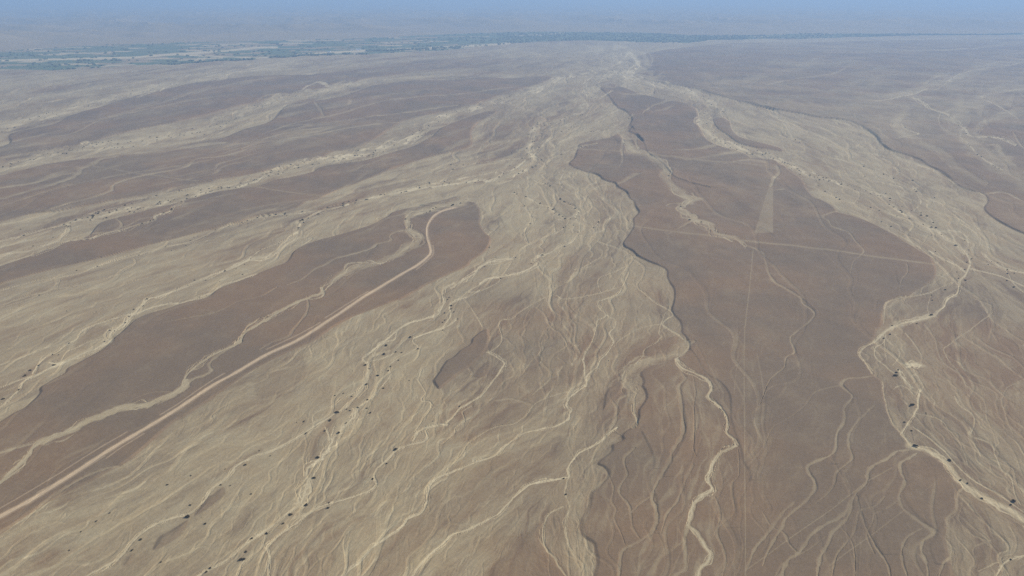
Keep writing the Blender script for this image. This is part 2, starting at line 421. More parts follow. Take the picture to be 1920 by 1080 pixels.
bed(3, .4, '560,258 520,266 477,275 445,287 412,294 370,300 352,312 322,320 280,328 232,340 213,349 207,360 180,370 150,378 100,393', 4)
bed(7, .42, '420,268 360,275 300,284 240,288 188,300 170,311 152,318 146,328 120,340 70,355 0,373 -120,405', 6)
bed(3, .4, '145,325 110,330 60,344 0,353 -100,375', 4)
bed(2.5, .4, '745,230 700,234 650,242 600,252 550,259 490,268 455,280', 3)
bed(2.5, .38, '622,238 580,244 540,250 490,262 420,278', 3)
bed(2.5, .36, '960,164 900,172 850,178 790,182 720,190 670,204 620,218 560,230 490,252', 3)
bed(2.5, .36, '860,198 810,204 760,212 700,218 650,226 600,232 540,238', 2)
bed(2.5, .3, '480,288 440,300 410,308 400,318 360,325 330,332', 2)
bed(2.5, .3, '470,300 420,312 400,326 330,340 280,350', 2)
bed(2.5, .3, '380,262 300,270 200,282 100,296 0,318', 3)
bed(2.5, .3, '400,300 300,318 220,330 120,352 0,388', 2)
bed(12, .5, '660,157 620,167 580,174 520,186 485,196 460,210 420,228 380,245 330,254 270,262 200,271 120,285 0,312 -160,345', 18)
bed(3, .35, '480,216 440,232 420,240 380,262 340,268', 3)
bed(10, .5, '560,118 480,128 400,142 320,153 260,172 190,186 120,212 60,225 10,240 -100,262', 14)
bed(2.5, .3, '420,180 350,190 280,205 200,222 130,236', 3)
bed(2.5, .3, '400,160 330,185 260,205 190,225 140,250 100,258', 3)
bed(2.5, .35, '300,148 200,165 120,178 40,190 -40,205', 4)
bed(2.5, .35, '340,160 260,170 200,176 120,182 40,196', 2)
bed(5, .35, '600,175 590,190 600,205 605,218 590,222', 3)
# left terrace with the road
bed(13, .46, '880,372 855,384 825,388 792,399 768,408 762,420 766,432', 8)
bed(12, .46, '766,432 778,440 790,446 782,455 764,464 744,480 722,488 700,496 664,503 644,514 625,528 604,540', 8)
bed(3, .5, '760,432 770,445 785,455', 2)
bed(8, .5, '604,540 602,550 580,558 548,572 525,584 500,600 480,611 458,627 450,640 440,648', 9)
bed(5, .5, '440,648 418,656 390,672 372,684 355,698 345,712 338,728 318,740', 8)
bed(5, .42, '452,640 425,655 402,672 392,684 397,695 382,704 360,712 345,735', 5)
bed(9, .5, '350,712 345,728 320,742 300,750 275,760', 12)
bed(11, .5, '275,760 250,762 220,768 192,780 160,792 130,810 100,820 78,829', 12)
bed(6, .55, '78,829 62,840 52,856 40,870 20,886 0,905 -60,940', 8)
bed(5, .55, '55,848 46,862 46,872 30,885 5,902 -40,925', 5)
bed(5, .46, '78,829 40,838 0,850 -80,872', 5)
bed(3, .4, '758,433 740,438 732,445 733,453 708,459 696,468 660,478 630,486 608,498 590,506 570,522 540,535', 3)
bed(3, .3, '790,448 796,458 770,470 745,482', 3)
bed(4, .3, '575,556 578,575 570,595 550,620 540,632 510,642 488,655', 4)
bed(2.5, .28, '520,540 490,556 450,565 420,580 390,590 300,606', 2)
bed(2.5, .22, '330,735 290,735 260,745 225,765', 2)
# lower left
bed(4, .55, '905,612 870,560 845,555', 1)
bed(6, .78, '852,530 834,540 830,552 833,566 826,582 820,590 790,600 770,605 748,616 735,628 726,636', 5)
bed(5, .8, '726,636 712,645 702,655 690,664 680,671 690,680', 4)
bed(3, .75, '744,622 740,636 722,642 706,655 700,668', 3)
bed(9, .75, '690,680 690,695 687,710 680,728 668,742', 6)
bed(5, .75, '668,742 648,762 620,780 592,798 570,812 540,829 510,844 480,853 456,865 440,876', 6)
bed(3, .65, '668,735 645,745 625,760 600,770 588,778 586,790', 3)
bed(6, .7, '440,876 431,890 415,904 398,917 386,936 372,950 352,965 322,972 290,985 262,1003 246,1020 226,1044 200,1060 172,1075 140,1095', 7)
bed(3, .6, '905,530 880,545 862,560 848,566 843,575', 3)
bed(7, .8, '960,485 925,489 900,500 890,512 876,520 862,530 846,540', 3)
bed(4, .75, '900,544 880,555 855,562 843,573 846,590 838,602 828,614 800,624 778,633', 4)
bed(4, .8, '858,597 845,608 828,616 800,625 776,634', 4)
bed(4, .75, '776,634 775,641 784,650 765,662 746,672 733,682 730,694 732,704 722,718 710,731 702,742 682,756 668,765', 4)
bed(3, .7, '770,631 752,643 742,655 735,664 715,672 695,676', 4)
bed(6, .85, '668,765 666,780 655,790 640,805 630,815 622,830 612,846 602,860', 11)
bed(5, .75, '610,800 614,812 618,826', 5)
bed(9, .85, '602,860 590,868 577,877 574,892', 6)
bed(4, .7, '606,856 600,872 592,886 586,896', 4)
bed(18, .8, '580,896 574,915 568,935 562,947', 12, .3)
bed(6, .8, '562,947 535,965 512,984 482,1006 460,1022 444,1036 424,1050 390,1068 350,1095', 6)
bed(5, .7, '562,950 572,940 560,965', 3)
bed(5, .6, '505,992 495,1015 488,1030 470,1045 452,1060 440,1090', 5)
bed(6, .75, '798,806 799,824 778,831 746,842 729,860 707,878 702,893 706,904 694,918 660,932 622,942', 5)
bed(6, .8, '622,942 600,949 580,960 560,977 540,991 522,1004 512,1014 500,1024 505,1044 503,1064 505,1110', 5)
bed(3, .6, '792,690 787,705 786,715 797,735 791,750 806,753 808,764 796,781 786,798 778,808', 3)
bed(6, .75, '838,795 820,797 795,803 782,812 775,826', 5)
bed(3, .55, '1165,536 1120,550 1060,560 1038,552 1000,570 975,585 960,597 942,600 936,610 940,625 941,640 926,655 914,660', 3)
bed(4, .7, '914,660 930,668 945,680 942,690 931,705 916,725 904,740 880,755 862,765 850,780 838,792', 5)
bed(3, .45, '1000,572 1020,590 1032,612 1050,625 1060,640 1062,650 1040,665 1030,680 1034,700 1030,712 1010,730 998,742', 4)
bed(3, .45, '1030,612 1022,622 1012,640 1014,658 995,680 980,700 962,715', 3)
bed(3, .4, '1065,545 1062,570 1070,600 1080,612 1078,640 1088,662', 4)
bed(5, .4, '1000,760 960,748 930,752', 3)
bed(3, .5, '885,760 868,772 872,790 856,800 850,815 828,832', 2)
bed(3, .5, '720,668 700,684 692,690', 3)
bed(3, .4, '850,636 845,648 834,655 832,668 810,680 792,690', 3)
bed(3, .4, '480,718 520,705 560,690 585,672 580,648', 3)
bed(3, .35, '470,860 400,868 350,890 300,900 260,925 200,950 130,975 50,985 0,1010', 4)
bed(3, .4, '480,740 450,745 400,775 395,790 350,810 300,830 240,870 200,880 150,900 80,945 40,985', 5)
bed(3, .35, '470,775 440,795 400,805 350,830 320,850 260,880', 3)
bed(3, .4, '570,812 575,835 570,860 575,880', 3, 1)
bed(3, .6, '960,490 955,500 940,520 930,532 900,545 880,548', 3)
# middle network above
bed(3, .75, '1000,338 1034,350 1043,362 1052,376 1070,383 1086,396 1078,403 1064,409 1046,412 1039,420 1043,436', 3)
bed(3, .75, '1086,396 1079,408 1086,420 1087,432 1084,441 1070,455 1050,462 1030,475', 3)
bed(6, .85, '1030,475 1012,480 1002,488 1006,494 990,505 970,512 946,518 915,522 900,532', 4)
bed(3, .7, '960,362 985,368 1010,380 1034,388 1040,398 1052,404 1068,410', 3)
bed(3, .65, '1068,410 1062,422 1046,436 1020,444 998,456 985,462 962,482', 4)
bed(3, .6, '975,378 985,388 994,400 996,415 985,430 986,445 992,460', 3)
bed(3, .5, '1043,436 1010,447 990,457 985,440 1010,430 1040,425', 2)
bed(3, .55, '1085,440 1110,448 1140,458 1165,466 1182,476 1186,485 1175,498 1150,510 1125,520 1122,535 1128,548', 3)
bed(3, .5, '1130,470 1128,480 1115,488 1095,500 1078,505', 3)
bed(3, .45, '1185,482 1208,500 1205,520 1195,532 1200,545', 3)
bed(3, .4, '1150,350 1125,362 1128,378 1135,390 1145,405 1142,415 1125,425', 3)
bed(3, .4, '1175,362 1165,375 1164,390 1170,405 1180,420 1175,435', 3)
bed(4, .45, '1186,412 1165,430 1155,440 1148,445', 4)
bed(3, .5, '1185,488 1165,515 1150,540 1140,545', 2)
bed(3, .5, '1055,462 1045,478 1022,500 1020,510 1035,525 1038,540 1030,552', 3)
bed(3, .5, '1070,300 1040,320 1020,335 1005,345', 2)
bed(4, .5, '1095,200 1085,222 1060,235 1035,240 1012,246', 3)
bed(3, .5, '1160,206 1140,215 1110,220 1080,232', 3)
bed(3, .45, '1000,220 990,232 1005,245 1008,255', 3)
bed(3, .4, '940,178 980,190 1005,200 980,212', 3)
# right-hand wash
bed(12, .66, '1180,98 1195,120 1180,140 1210,152 1260,165 1310,178 1330,190', 10)
bed(13, .62, '1330,190 1335,205 1318,220 1312,230 1328,246 1345,264 1380,276 1418,286 1450,296 1490,312 1515,328 1550,338', 9, .3)
bed(4, .7, '1550,338 1590,349 1625,358 1650,364 1668,372 1680,390 1700,404', 8)
bed(4, .65, '1600,350 1612,362 1610,372 1602,380', 4)
bed(3, .6, '1622,334 1640,339 1668,344 1690,350 1698,360', 3)
bed(4, .65, '1712,350 1722,364 1727,380 1716,392 1700,400', 4)
bed(3, .5, '1560,275 1590,300 1605,312 1620,330 1625,342 1640,355', 3)
bed(3, .45, '1672,290 1684,302 1684,312 1668,318 1662,322 1680,335', 3)
bed(14, .55, '1700,402 1720,416 1745,428 1768,442 1790,456 1812,474', 10, .3)
bed(3, .6, '1722,402 1745,410 1752,425 1765,438', 3)
bed(4, .7, '1780,432 1800,435 1812,445 1816,460 1808,470', 3)
bed(3, .6, '1800,418 1835,440 1838,455 1832,465', 3)
bed(3, .5, '1740,440 1735,450 1728,460', 2)
bed(5, .8, '1812,474 1819,490 1816,503 1810,515 1800,528 1796,548 1778,560 1768,576 1750,592', 5)
bed(4, .75, '1742,470 1762,482 1784,492 1802,502 1812,512', 5)
bed(4, .65, '1818,502 1850,510 1880,518 1920,535 1990,560', 4)
bed(5, .7, '1840,470 1860,488 1880,500 1905,508 1950,515', 4)
bed(3, .6, '1880,495 1892,515 1902,532 1925,550', 3)
bed(8, .8, '1750,592 1720,600 1692,606 1668,616 1652,628', 8, .3)
bed(6, .65, '1652,628 1642,638 1628,646 1613,660 1620,674 1628,687 1636,700', 5)
bed(3, .5, '1788,528 1760,540 1740,550 1700,556 1680,560 1663,568 1658,585 1657,606', 5)
bed(3, .45, '1700,556 1690,575 1680,590 1672,605', 2)
bed(3, .5, '1746,552 1740,575 1742,592', 3)
bed(4, .5, '1655,715 1657,735 1662,762 1668,780 1676,796 1690,812', 5)
bed(4, .6, '1660,622 1658,640 1643,650 1641,668 1652,678 1668,692 1684,704', 4)
bed(3, .55, '1662,636 1680,650 1688,662 1682,674 1674,684', 3)
bed(3, .5, '1659,640 1661,660 1662,676', 3)
bed(4, .55, '1698,624 1710,638 1724,658 1728,670 1727,684', 4)
bed(12, .95, '1700,682 1712,681 1726,684', 6, .2)
bed(5, .8, '1684,692 1692,706 1704,720 1712,728', 6)
bed(3, .6, '1676,728 1688,722 1702,728 1716,742', 3)
bed(4, .6, '1712,690 1724,710 1731,726 1722,738', 4)
bed(5, .8, '1726,728 1722,745 1722,762 1712,780 1700,796 1692,812', 5)
bed(4, .7, '1690,812 1700,825 1712,838', 6)
bed(10, .7, '1712,838 1738,844 1768,862 1786,884 1806,906 1840,930', 12, .3)
bed(13, .7, '1840,930 1880,950 1920,974 1990,1020', 15, .3)
bed(4, .7, '1712,800 1738,818 1770,845 1795,872 1825,900 1870,925 1920,960', 4)
bed(3, .45, '1733,606 1752,632 1760,662 1770,680 1800,700 1812,725', 3)
bed(4, .5, '1862,580 1858,588 1832,608 1820,618 1800,630 1780,645 1770,655 1780,675 1802,702 1812,722', 3)
bed(3, .4, '1812,722 1845,750 1850,780 1862,810 1870,840', 3)
bed(4, .6, '1790,742 1800,760 1822,775 1828,790 1822,812', 3)
bed(3, .45, '1922,715 1890,725 1880,745 1880,760 1890,790 1900,815', 3)
bed(3, .4, '1830,630 1855,650 1900,670 1920,690', 3)
bed(3, .4, '1830,560 1856,570 1860,580', 3)
bed(3, .5, '1720,775 1760,785 1780,805 1800,830 1815,870', 3)
bed(4, .6, '1830,820 1858,832 1866,850 1878,880 1896,895 1903,925 1912,945', 4)
bed(3, .5, '1860,860 1880,870 1900,880 1905,900 1915,925', 3)
bed(3, .4, '1780,810 1800,840 1832,880 1845,890', 3)
bed(6, .75, '1950,1035 1920,1042 1895,1050 1880,1060 1870,1075 1855,1100', 6)
bed(3, .5, '1880,1060 1890,1075 1900,1100', 3)
bed(3, .4, '1805,940 1800,958 1798,975 1820,1000 1850,1015 1872,1040 1880,1055', 4)
bed(3, .4, '1860,965 1885,980 1905,1005 1900,1020 1885,1035 1870,1050', 4)
bed(3, .4, '1800,965 1820,985 1850,1010 1860,1030', 3)
bed(3, .4, '1826,1040 1828,1025 1860,1012', 4)
bed(5, .5, '1835,1070 1870,1055 1890,1045', 5)
# country beyond the right-hand wash
bed(26, .26, '1990,150 1920,160 1860,178 1810,205 1790,235 1815,262 1860,300 1925,345 2000,390', 40)
bed(14, .27, '1990,108 1900,118 1840,132 1780,150 1720,170 1660,185', 10)
bed(12, .20, '1500,130 1440,142 1400,152 1350,158', 8)
bed(14, .22, '1700,215 1680,232 1695,252 1730,270 1770,290 1800,320 1850,350', 12)
bed(12, .20, '1620,110 1560,118 1500,122 1440,120', 8)
bed(12, .25, '1960,205 1900,215 1850,228 1830,250', 10)
bed(8, .36, '1490,940 1460,970 1440,1000 1415,1030 1400,1070', 6)
bed(5, .34, '1640,760 1600,800 1590,830 1598,860 1570,885 1560,915 1530,945', 4)
bed(4, .32, '1660,930 1640,950 1612,960 1600,1000 1570,1040 1560,1080', 4)
bed(4, .32, '1730,990 1700,1010 1690,1040 1700,1080', 4)
bed(5, .36, '1300,870 1285,900 1270,940 1250,965 1240,1000', 4)
bed(5, .34, '1190,840 1170,860 1175,890 1160,920 1180,950 1186,990 1200,1010', 4)
bed(4, .32, '1340,930 1350,960 1345,1000 1360,1040 1355,1080', 4)
bed(4, .32, '1500,1040 1480,1020 1470,1000 1445,985 1430,960', 3)
bed(4, 0.54, '1920,118 1880,125 1845,130 1812,136 1785,148 1765,164 1750,170', 4)
bed(4, 0.56, '1740,168 1710,178 1680,186 1640,192', 4)
bed(6, 0.59, '1712,186 1732,194 1748,206 1780,218 1792,232 1808,240 1820,256 1850,258 1880,262 1905,275', 5)
bed(5, 0.56, '1808,240 1800,255 1812,268 1840,295 1860,310 1880,320', 4)
bed(3, 0.49, '1960,160 1920,168 1870,175 1840,185 1880,205 1910,225', 3)
bed(3, 0.52, '1680,262 1706,256 1722,252 1700,245 1690,235', 3)
bed(3, 0.44, '1880,85 1820,92 1760,95 1700,97', 3)
bed(3, 0.39, '1600,120 1560,140 1500,148 1440,160', 3)
bed(3, 0.44, '1900,250 1920,280 1960,300', 3)
bed(3, 0.44, '1800,350 1840,364 1880,362 1920,380', 2)

# straight lines cleared in the gravel long ago (geoglyphs): width px, strength, points
LINES = [
 (3.4, .46, P('1178,424 1300,441 1440,458 1560,470 1650,483 1745,496')),
 (3.0, .38, P('1080,279 1165,286 1250,295 1340,305 1450,315')),
 (1.7, .55, P('1412,470 1405,545 1396,620 1395,700 1396,810 1397,950 1398,1100')),
 (1.8, .36, P('1385,655 1381,690 1376,740')),
 (2.0, .36, P('1419,664 1427,705 1433,744')),
 (1.4, .22, P('1335,930 1330,975 1326,1010')),
 (2.2, .42, P('1672,878 1625,905 1560,955 1500,996 1440,1040 1400,1068')),
 (2.0, .38, P('1696,957 1640,1000 1600,1028 1555,1062')),
 (1.8, .2, P('1722,932 1738,918 1758,903')),
 (2.6, .34, P('170,312 260,327 370,340')),
 (2.8, .38, P('478,350 540,362 605,369')),
 (2.0, .2, P('640,232 700,240 728,244')),
 (2.0, .2, P('80,305 120,313 150,317')),
 (2.6, .22, P('750,383 790,386 850,392')),
 (1.8, .16, P('1232,222 1242,240 1256,262')),
]
# low ledges inside the terraces: height m, fade length px, line of the edge, far side
LEDGES = [
 (0.9, 24, P('1184,239 1205,268 1214,287 1238,304 1250,318 1264,333 1285,341 1310,349 1332,355'), P('1420,352 1380,270 1250,210')),
 (0.25, 14, P('1372,408 1400,416 1430,430 1452,446'), P('1500,430 1440,390')),
 (0.9, 22, P('1291,655 1305,672 1314,690 1323,703 1345,716 1360,732 1367,750 1369,790 1385,838 1391,866 1403,884 1403,900'), P('1480,900 1480,650')),
 (0.7, 22, P('1577,722 1598,745 1586,768 1583,790 1570,812 1564,850 1556,872'), P('1640,870 1640,722')),
 (0.7, 20, P('1516,886 1529,906 1522,930 1498,955'), P('1580,950 1580,880')),
 (0.9, 20, P('1690,868 1698,892 1690,915 1692,935 1714,965 1752,998 1740,1025 1752,1060'), P('1850,1060 1850,868')),
 (0.7, 20, P('1640,872 1630,890 1628,910 1612,925 1604,945 1618,975 1634,1010 1652,1040'), P('1700,1040 1700,872')),
 (0.6, 18, P('1503,562 1527,588 1512,610 1492,628 1485,645 1492,665'), P('1560,665 1560,562')),
 (0.7, 20, P('1284,705 1276,728 1279,760 1283,810 1272,838 1258,862 1240,895'), P('1330,895 1330,705')),
 (0.6, 20, P('1200,810 1215,840 1224,862 1222,880'), P('1270,880 1270,810')),
 (0.6, 20, P('1226,925 1232,950 1232,975 1224,1000'), P('1280,1000 1280,925')),
 (0.7, 18, P('1374,905 1372,925 1378,950 1376,970 1356,990'), P('1430,990 1430,905')),
]
TRAPEZOID = P('1441,352 1449.5,352 1449.5,438.5 1414.5,438.5')
ROAD = P('852,391 830,397 813,408 802,424 801,444 806,462 808,474 800,486 781,500 760,512 720,535 680,560 620,600 560,638 500,665 440,700 400,722 350,757 300,789 240,825 200,850 130,895 60,938 0,971 -100,1030 -400,1200')
ROAD_BESIDE = [P('600,606 560,628 500,655'), P('420,700 380,725 340,755 300,780'), P('238,812 180,846 120,884 60,920 0,955 -60,990'), P('270,815 230,840 200,862'), P('196,858 150,885 110,905 70,925'),
               P('690,548 650,572 610,597'), P('812,462 812,478 802,490 780,508')]

# ------------------------------------------------------------------ rasterise the traced land
sharp = np.clip(MP * 1.1, 0.8, 60)        # metres over which an edge passes

softd = np.zeros((NR, NC)); terr = np.zeros((NR, NC)); bank = np.zeros((NR, NC))
for k, (st, soft, outline) in enumerate(TERRACES):
    Q = catmull(outline, 5, True)
    Q = densify(Q, 4.0, True)
    Q = wiggle(Q, 0.42 if st > 0.7 else 0.8, 100 + k)
    ins = inside(Q)
    reach = 7 + soft * 4
    D = np.full((NR, NC), 1e6)
    segdist(Q, reach, D)
    sd = np.where(ins, D, -D)
    w = sharp * (1 + soft * 2.2)
    m = sstep(-w, w, sd) * st
    if st > 0.65: terr = np.maximum(terr, m)
    else: softd = np.maximum(softd, m)
    bw = np.maximum(2.2, MP * 2.2) * (1 + soft)
    if k == 1: bank = np.maximum(bank, sstep(-bw, 4 * bw, sd) * 0.25)
    elif st > 0.65:
        bank = np.maximum(bank, sstep(-0.2 * bw, 1.9 * bw, sd) * st)
    else:
        bank = np.maximum(bank, sstep(-2 * bw, 5 * bw, sd) * st * 0.25)

silt = np.zeros((NR, NC)); oldbed = np.zeros((NR, NC)); carve = np.zeros((NR, NC))
def window(Q, reach):
    c0 = max(int(col_of(Q[:, 0].min() - reach)), 0); c1 = min(int(col_of(Q[:, 0].max() + reach)) + 2, NC)
    r0 = max(int(row_of(Q[:, 1].min() - reach)), 0); r1 = min(int(row_of(Q[:, 1].max() + reach)) + 2, NR)
    return r0, r1, c0, c1
alongvar = 0.62 + 0.55 * sstep(-0.45, 0.45, fbm(X / 75.0, Y / 95.0, 211, 3))
def paint_bed(Q, w1, w2, b, seed, rough=0.45, gaps=0.0):
    t = np.linspace(0, 1, len(Q))
    m = across(Q)
    vary = 1 + rough * 2 * fbm(Q[:, 0] / 13.0, Q[:, 1] / 13.0, 77 + seed, 3)
    ww = (w1 + (w2 - w1) * t) * 0.40 * m * np.clip(vary, 0.25, 2.2)
    if gaps:
        ww = ww * sstep(-gaps, 0.25, noise(Q[:, 0] / 30.0, Q[:, 1] / 30.0, 900 + seed))
    if b < 0.5:
        ww = ww * (0.12 + 0.88 * np.minimum(sstep(-0.03, 0.05, t), 1 - sstep(0.85, 1.0, t) * 0.7))
        ww = np.maximum(ww, 0.10 * m)
    ww = np.maximum(ww, (0.10 if b < 0.5 else 0.30) * m)
    ww = np.where((Q[:, 1] < 430) & (w1 > 2.2), np.maximum(ww, 0.62 * m), ww)
    r0, r1, c0, c1 = window(Q, max(w1, w2) * 2.2 + 5)
    if r1 <= r0 or c1 <= c0: return
    D = np.full((r1 - r0, c1 - c0), 1e6)
    segdist(Q, max(w1, w2) * 1.6 + 4, D, ww, c0, r0)
    sl = (slice(r0, r1), slice(c0, c1))
    if b < 0.5:
        core = (1 - sstep(0.35, 1.55, D)) * alongvar[sl]
        old = core * np.minimum(1, b * np.interp(V[sl], [380, 520], [2.1, 1.6]))
    else:
        core = 1 - sstep(0.7, 1.3, D)
        old = core * min(1, b * 1.9)
    np.maximum(oldbed[sl], old, out=oldbed[sl])
    np.maximum(silt[sl], core * (max(0.0, b - 0.42) * 1.7 if b >= 0.5 else max(0.0, b - 0.3) * 0.4), out=silt[sl])
    np.maximum(carve[sl], (1 - sstep(0.8, 1.8, D)) * (0.4 + 0.6 * b) * (alongvar[sl] if b < .5 else 1), out=carve[sl])
for k, (w1, w2, b, pts, amp) in enumerate(S):
    Q0 = densify(catmull(pts, 6), 4.0)
    big_w = max(w1, w2)
    Q = wiggle(Q0, amp, 300 + k)
    if big_w >= 8 and b > 0.5:
        paint_bed(Q, w1 * 1.1, w2 * 1.1, 0.5, k)
        main = 0.34
    elif big_w > 9 or b < 0.5:
        paint_bed(Q, w1, w2, b, k, 0.6)
        main = 0.4
    else:
        main = 0.5
    if b >= 0.44 or big_w > 9:
        paint_bed(Q, w1 * main, w2 * main, min(1, b * 1.08), k, 0.55)
        ns = 2 if big_w < 5 else (4 if big_w < 9 else 6)
        m = mpp(Q0[:, 0], Q0[:, 1])
        tl = np.arange(len(Q0)) * 4.0
        tx, ty = np.gradient(Q0[:, 0]), np.gradient(Q0[:, 1])
        ln = np.hypot(tx, ty) + 1e-6
        for j in range(ns):
            off = fbm(tl / 55.0 + 13 * j + k, np.full(len(tl), j * 7.7 + k), 500 + k + 31 * j, 3, 0.6) * (2.0 + 1.7 * big_w)
            Qs = Q + np.stack([-ty / ln * off, tx / ln * off * 0.8], 1)
            Qs = wiggle(Qs, 0.35, 700 + 3 * k + j)
            paint_bed(Qs, max(1.1, w1 * .26), max(1.1, w2 * .26), min(1, b * (0.75 + 0.1 * j)), k * 7 + j, 0.7, 0.35)

linem = np.zeros((NR, NC))
for k, (w, b, pts) in enumerate(LINES):
    Q = densify(np.array(pts), 5.0)
    D = np.full((NR, NC), 1e6)
    segdist(Q, w * 2 + 3, D, w * 0.42 * across(Q))
    linem = np.maximum(linem, (1 - sstep(0.4, 1.6, D)) * b * (0.6 + 0.4 * alongvar))
trapm = inside(np.array(TRAPEZOID))

Qr = densify(catmull(ROAD, 6), 4.0)
Dr = np.full((NR, NC), 1e6)
tt = np.interp(Qr[:, 1], [390, 460, 700, 1000], [2.6, 3.2, 3.9, 5.6])
segdist(Qr, 26, Dr, tt * 0.5 * across(Qr) * (1 + 0.25 * noise(Qr[:, 0] / 20.0, Qr[:, 1] / 20.0, 4)))
road = 1 - sstep(0.85, 1.2, Dr)
roadedge = (1 - sstep(1.2, 2.3, Dr)) * 0.35
roadrut = np.exp(-((Dr - 0.45) / 0.22) ** 2)
for pts in ROAD_BESIDE:
    Q = wiggle(densify(catmull(pts, 5), 4.0), 0.3, 91)
    D = np.full((NR, NC), 1e6)
    segdist(Q, 8, D, 0.9 * across(Q))
    roadedge = np.maximum(roadedge, (1 - sstep(0.6, 1.6, D)) * 0.38)

# ------------------------------------------------------------------ flow direction, then the braided rills
GS = 16.0
gu = np.arange(-400, 2321, GS); gv = np.arange(40, 1241, GS)
cx = np.zeros((len(gv), len(gu))); cy = np.zeros_like(cx); cw = np.zeros_like(cx)
allp = [(catmull(p, 4), 1.0) for (_, _, _, p, _) in S] + [(catmull(o, 3, True), 0.5) for (s_, f_, o) in TERRACES if s_ > 0.7]
for Q, wt in allp:
    Q = densify(Q, 8.0)
    Wx, Wy = ground(Q[:, 0], np.maximum(Q[:, 1], 30))
    ax, ay = np.diff(Wx), np.diff(Wy)
    a2 = 2 * np.arctan2(ay, ax)
    ci = np.round((Q[:-1, 0] - gu[0]) / GS).astype(int); ri = np.round((Q[:-1, 1] - gv[0]) / GS).astype(int)
    ok = (ci >= 0) & (ci < len(gu)) & (ri >= 0) & (ri < len(gv))
    np.add.at(cx, (ri[ok], ci[ok]), np.cos(a2[ok]) * wt)
    np.add.at(cy, (ri[ok], ci[ok]), np.sin(a2[ok]) * wt)
    np.add.at(cw, (ri[ok], ci[ok]), wt)

def gblur(a, s, axis):
    r = int(3 * s) + 1
    k = np.exp(-0.5 * (np.arange(-r, r + 1) / s) ** 2); k /= k.sum()
    pad = [(0, 0), (0, 0)]; pad[axis] = (r, r)
    b = np.pad(a, pad, mode='edge')
    out = np.zeros_like(a)
    n = a.shape[axis]
    for i, kk in enumerate(k):
        out += kk * (b[i:i + n, :] if axis == 0 else b[:, i:i + n])
    return out
def blur2(a, s): return gblur(gblur(a, s, 0), s, 1)
fx = np.zeros_like(cx); fy = np.zeros_like(cx)
for s, wt in ((1.6, 1.0), (4.0, 0.35), (12.0, 0.1)):
    fx += wt * blur2(cx, s); fy += wt * blur2(cy, s)
ang = 0.5 * np.arctan2(fy, fx)
GU, GV = np.meshgrid(gu, gv)
GX, GY = ground(GU, GV)
ox, oy = ground(1150.0, 90.0)
dxx, dyy = np.cos(ang), np.sin(ang)
rx, ry = GX - ox, GY - oy
flip = np.where(dxx * rx + dyy * ry < 0, -1.0, 1.0)
dxx *= flip; dyy *= flip
dxx = blur2(dxx, 1.0); dyy = blur2(dyy, 1.0)

def bil(F_, c, r):
    c = np.clip(c, 0, F_.shape[1] - 1.001); r = np.clip(r, 0, F_.shape[0] - 1.001)
    c0 = c.astype(int); r0 = r.astype(int); a = c - c0; b = r - r0
    return (F_[r0, c0] * (1 - a) + F_[r0, c0 + 1] * a) * (1 - b) + (F_[r0 + 1, c0] * (1 - a) + F_[r0 + 1, c0 + 1] * a) * b

def rills(n, steps, seed, scale_px, amp, vmin=88):
    u = rng.uniform(-150, 2070, n); v = vmin + (1200 - vmin) * rng.uniform(0, 1, n) ** 0.9
    px, py = ground(u, v)
    acc = np.zeros(NR * NC)
    life = rng.uniform(0.35, 1.0, n) * steps
    for s in range(steps):
        u, v = pix(px, py)
        ok = (u > -160) & (u < 2080) & (v > 60) & (v < 1230) & (s < life)
        if not ok.any(): break
        px, py, u, v, life = px[ok], py[ok], u[ok], v[ok], life[ok]
        m = mpp(u, v)
        c, r = (u - gu[0]) / GS, (v - gv[0]) / GS
        a = np.arctan2(bil(dyy, c, r), bil(dxx, c, r))
        L0 = 1.5 ** np.floor(np.log(m * scale_px) / math.log(1.5))
        f = np.log(m * scale_px) / math.log(1.5) - np.floor(np.log(m * scale_px) / math.log(1.5))
        na = noise(px / L0, py / (L0 * 2.2), seed) * (1 - f) + noise(px / (L0 * 1.5), py / (L0 * 3.3), seed) * f
        a = a + amp * na
        st = m * 1.4 * (1 + 1.2 * np.abs(np.sin(a)))
        px = px + np.cos(a) * st; py = py + np.sin(a) * st
        cc, rr = col_of(u), row_of(v)
        c0 = cc.astype(int); r0 = rr.astype(int); fa = cc - c0; fb = rr - r0
        c0 = np.clip(c0, 0, NC - 2); r0 = np.clip(r0, 0, NR - 2)
        for dc, wc in ((0, 1 - fa), (1, fa)):
            for dr, wr in ((0, 1 - fb), (1, fb)):
                acc += np.bincount((r0 + dr) * NC + c0 + dc, weights=wc * wr, minlength=NR * NC)
    return acc.reshape(NR, NC)

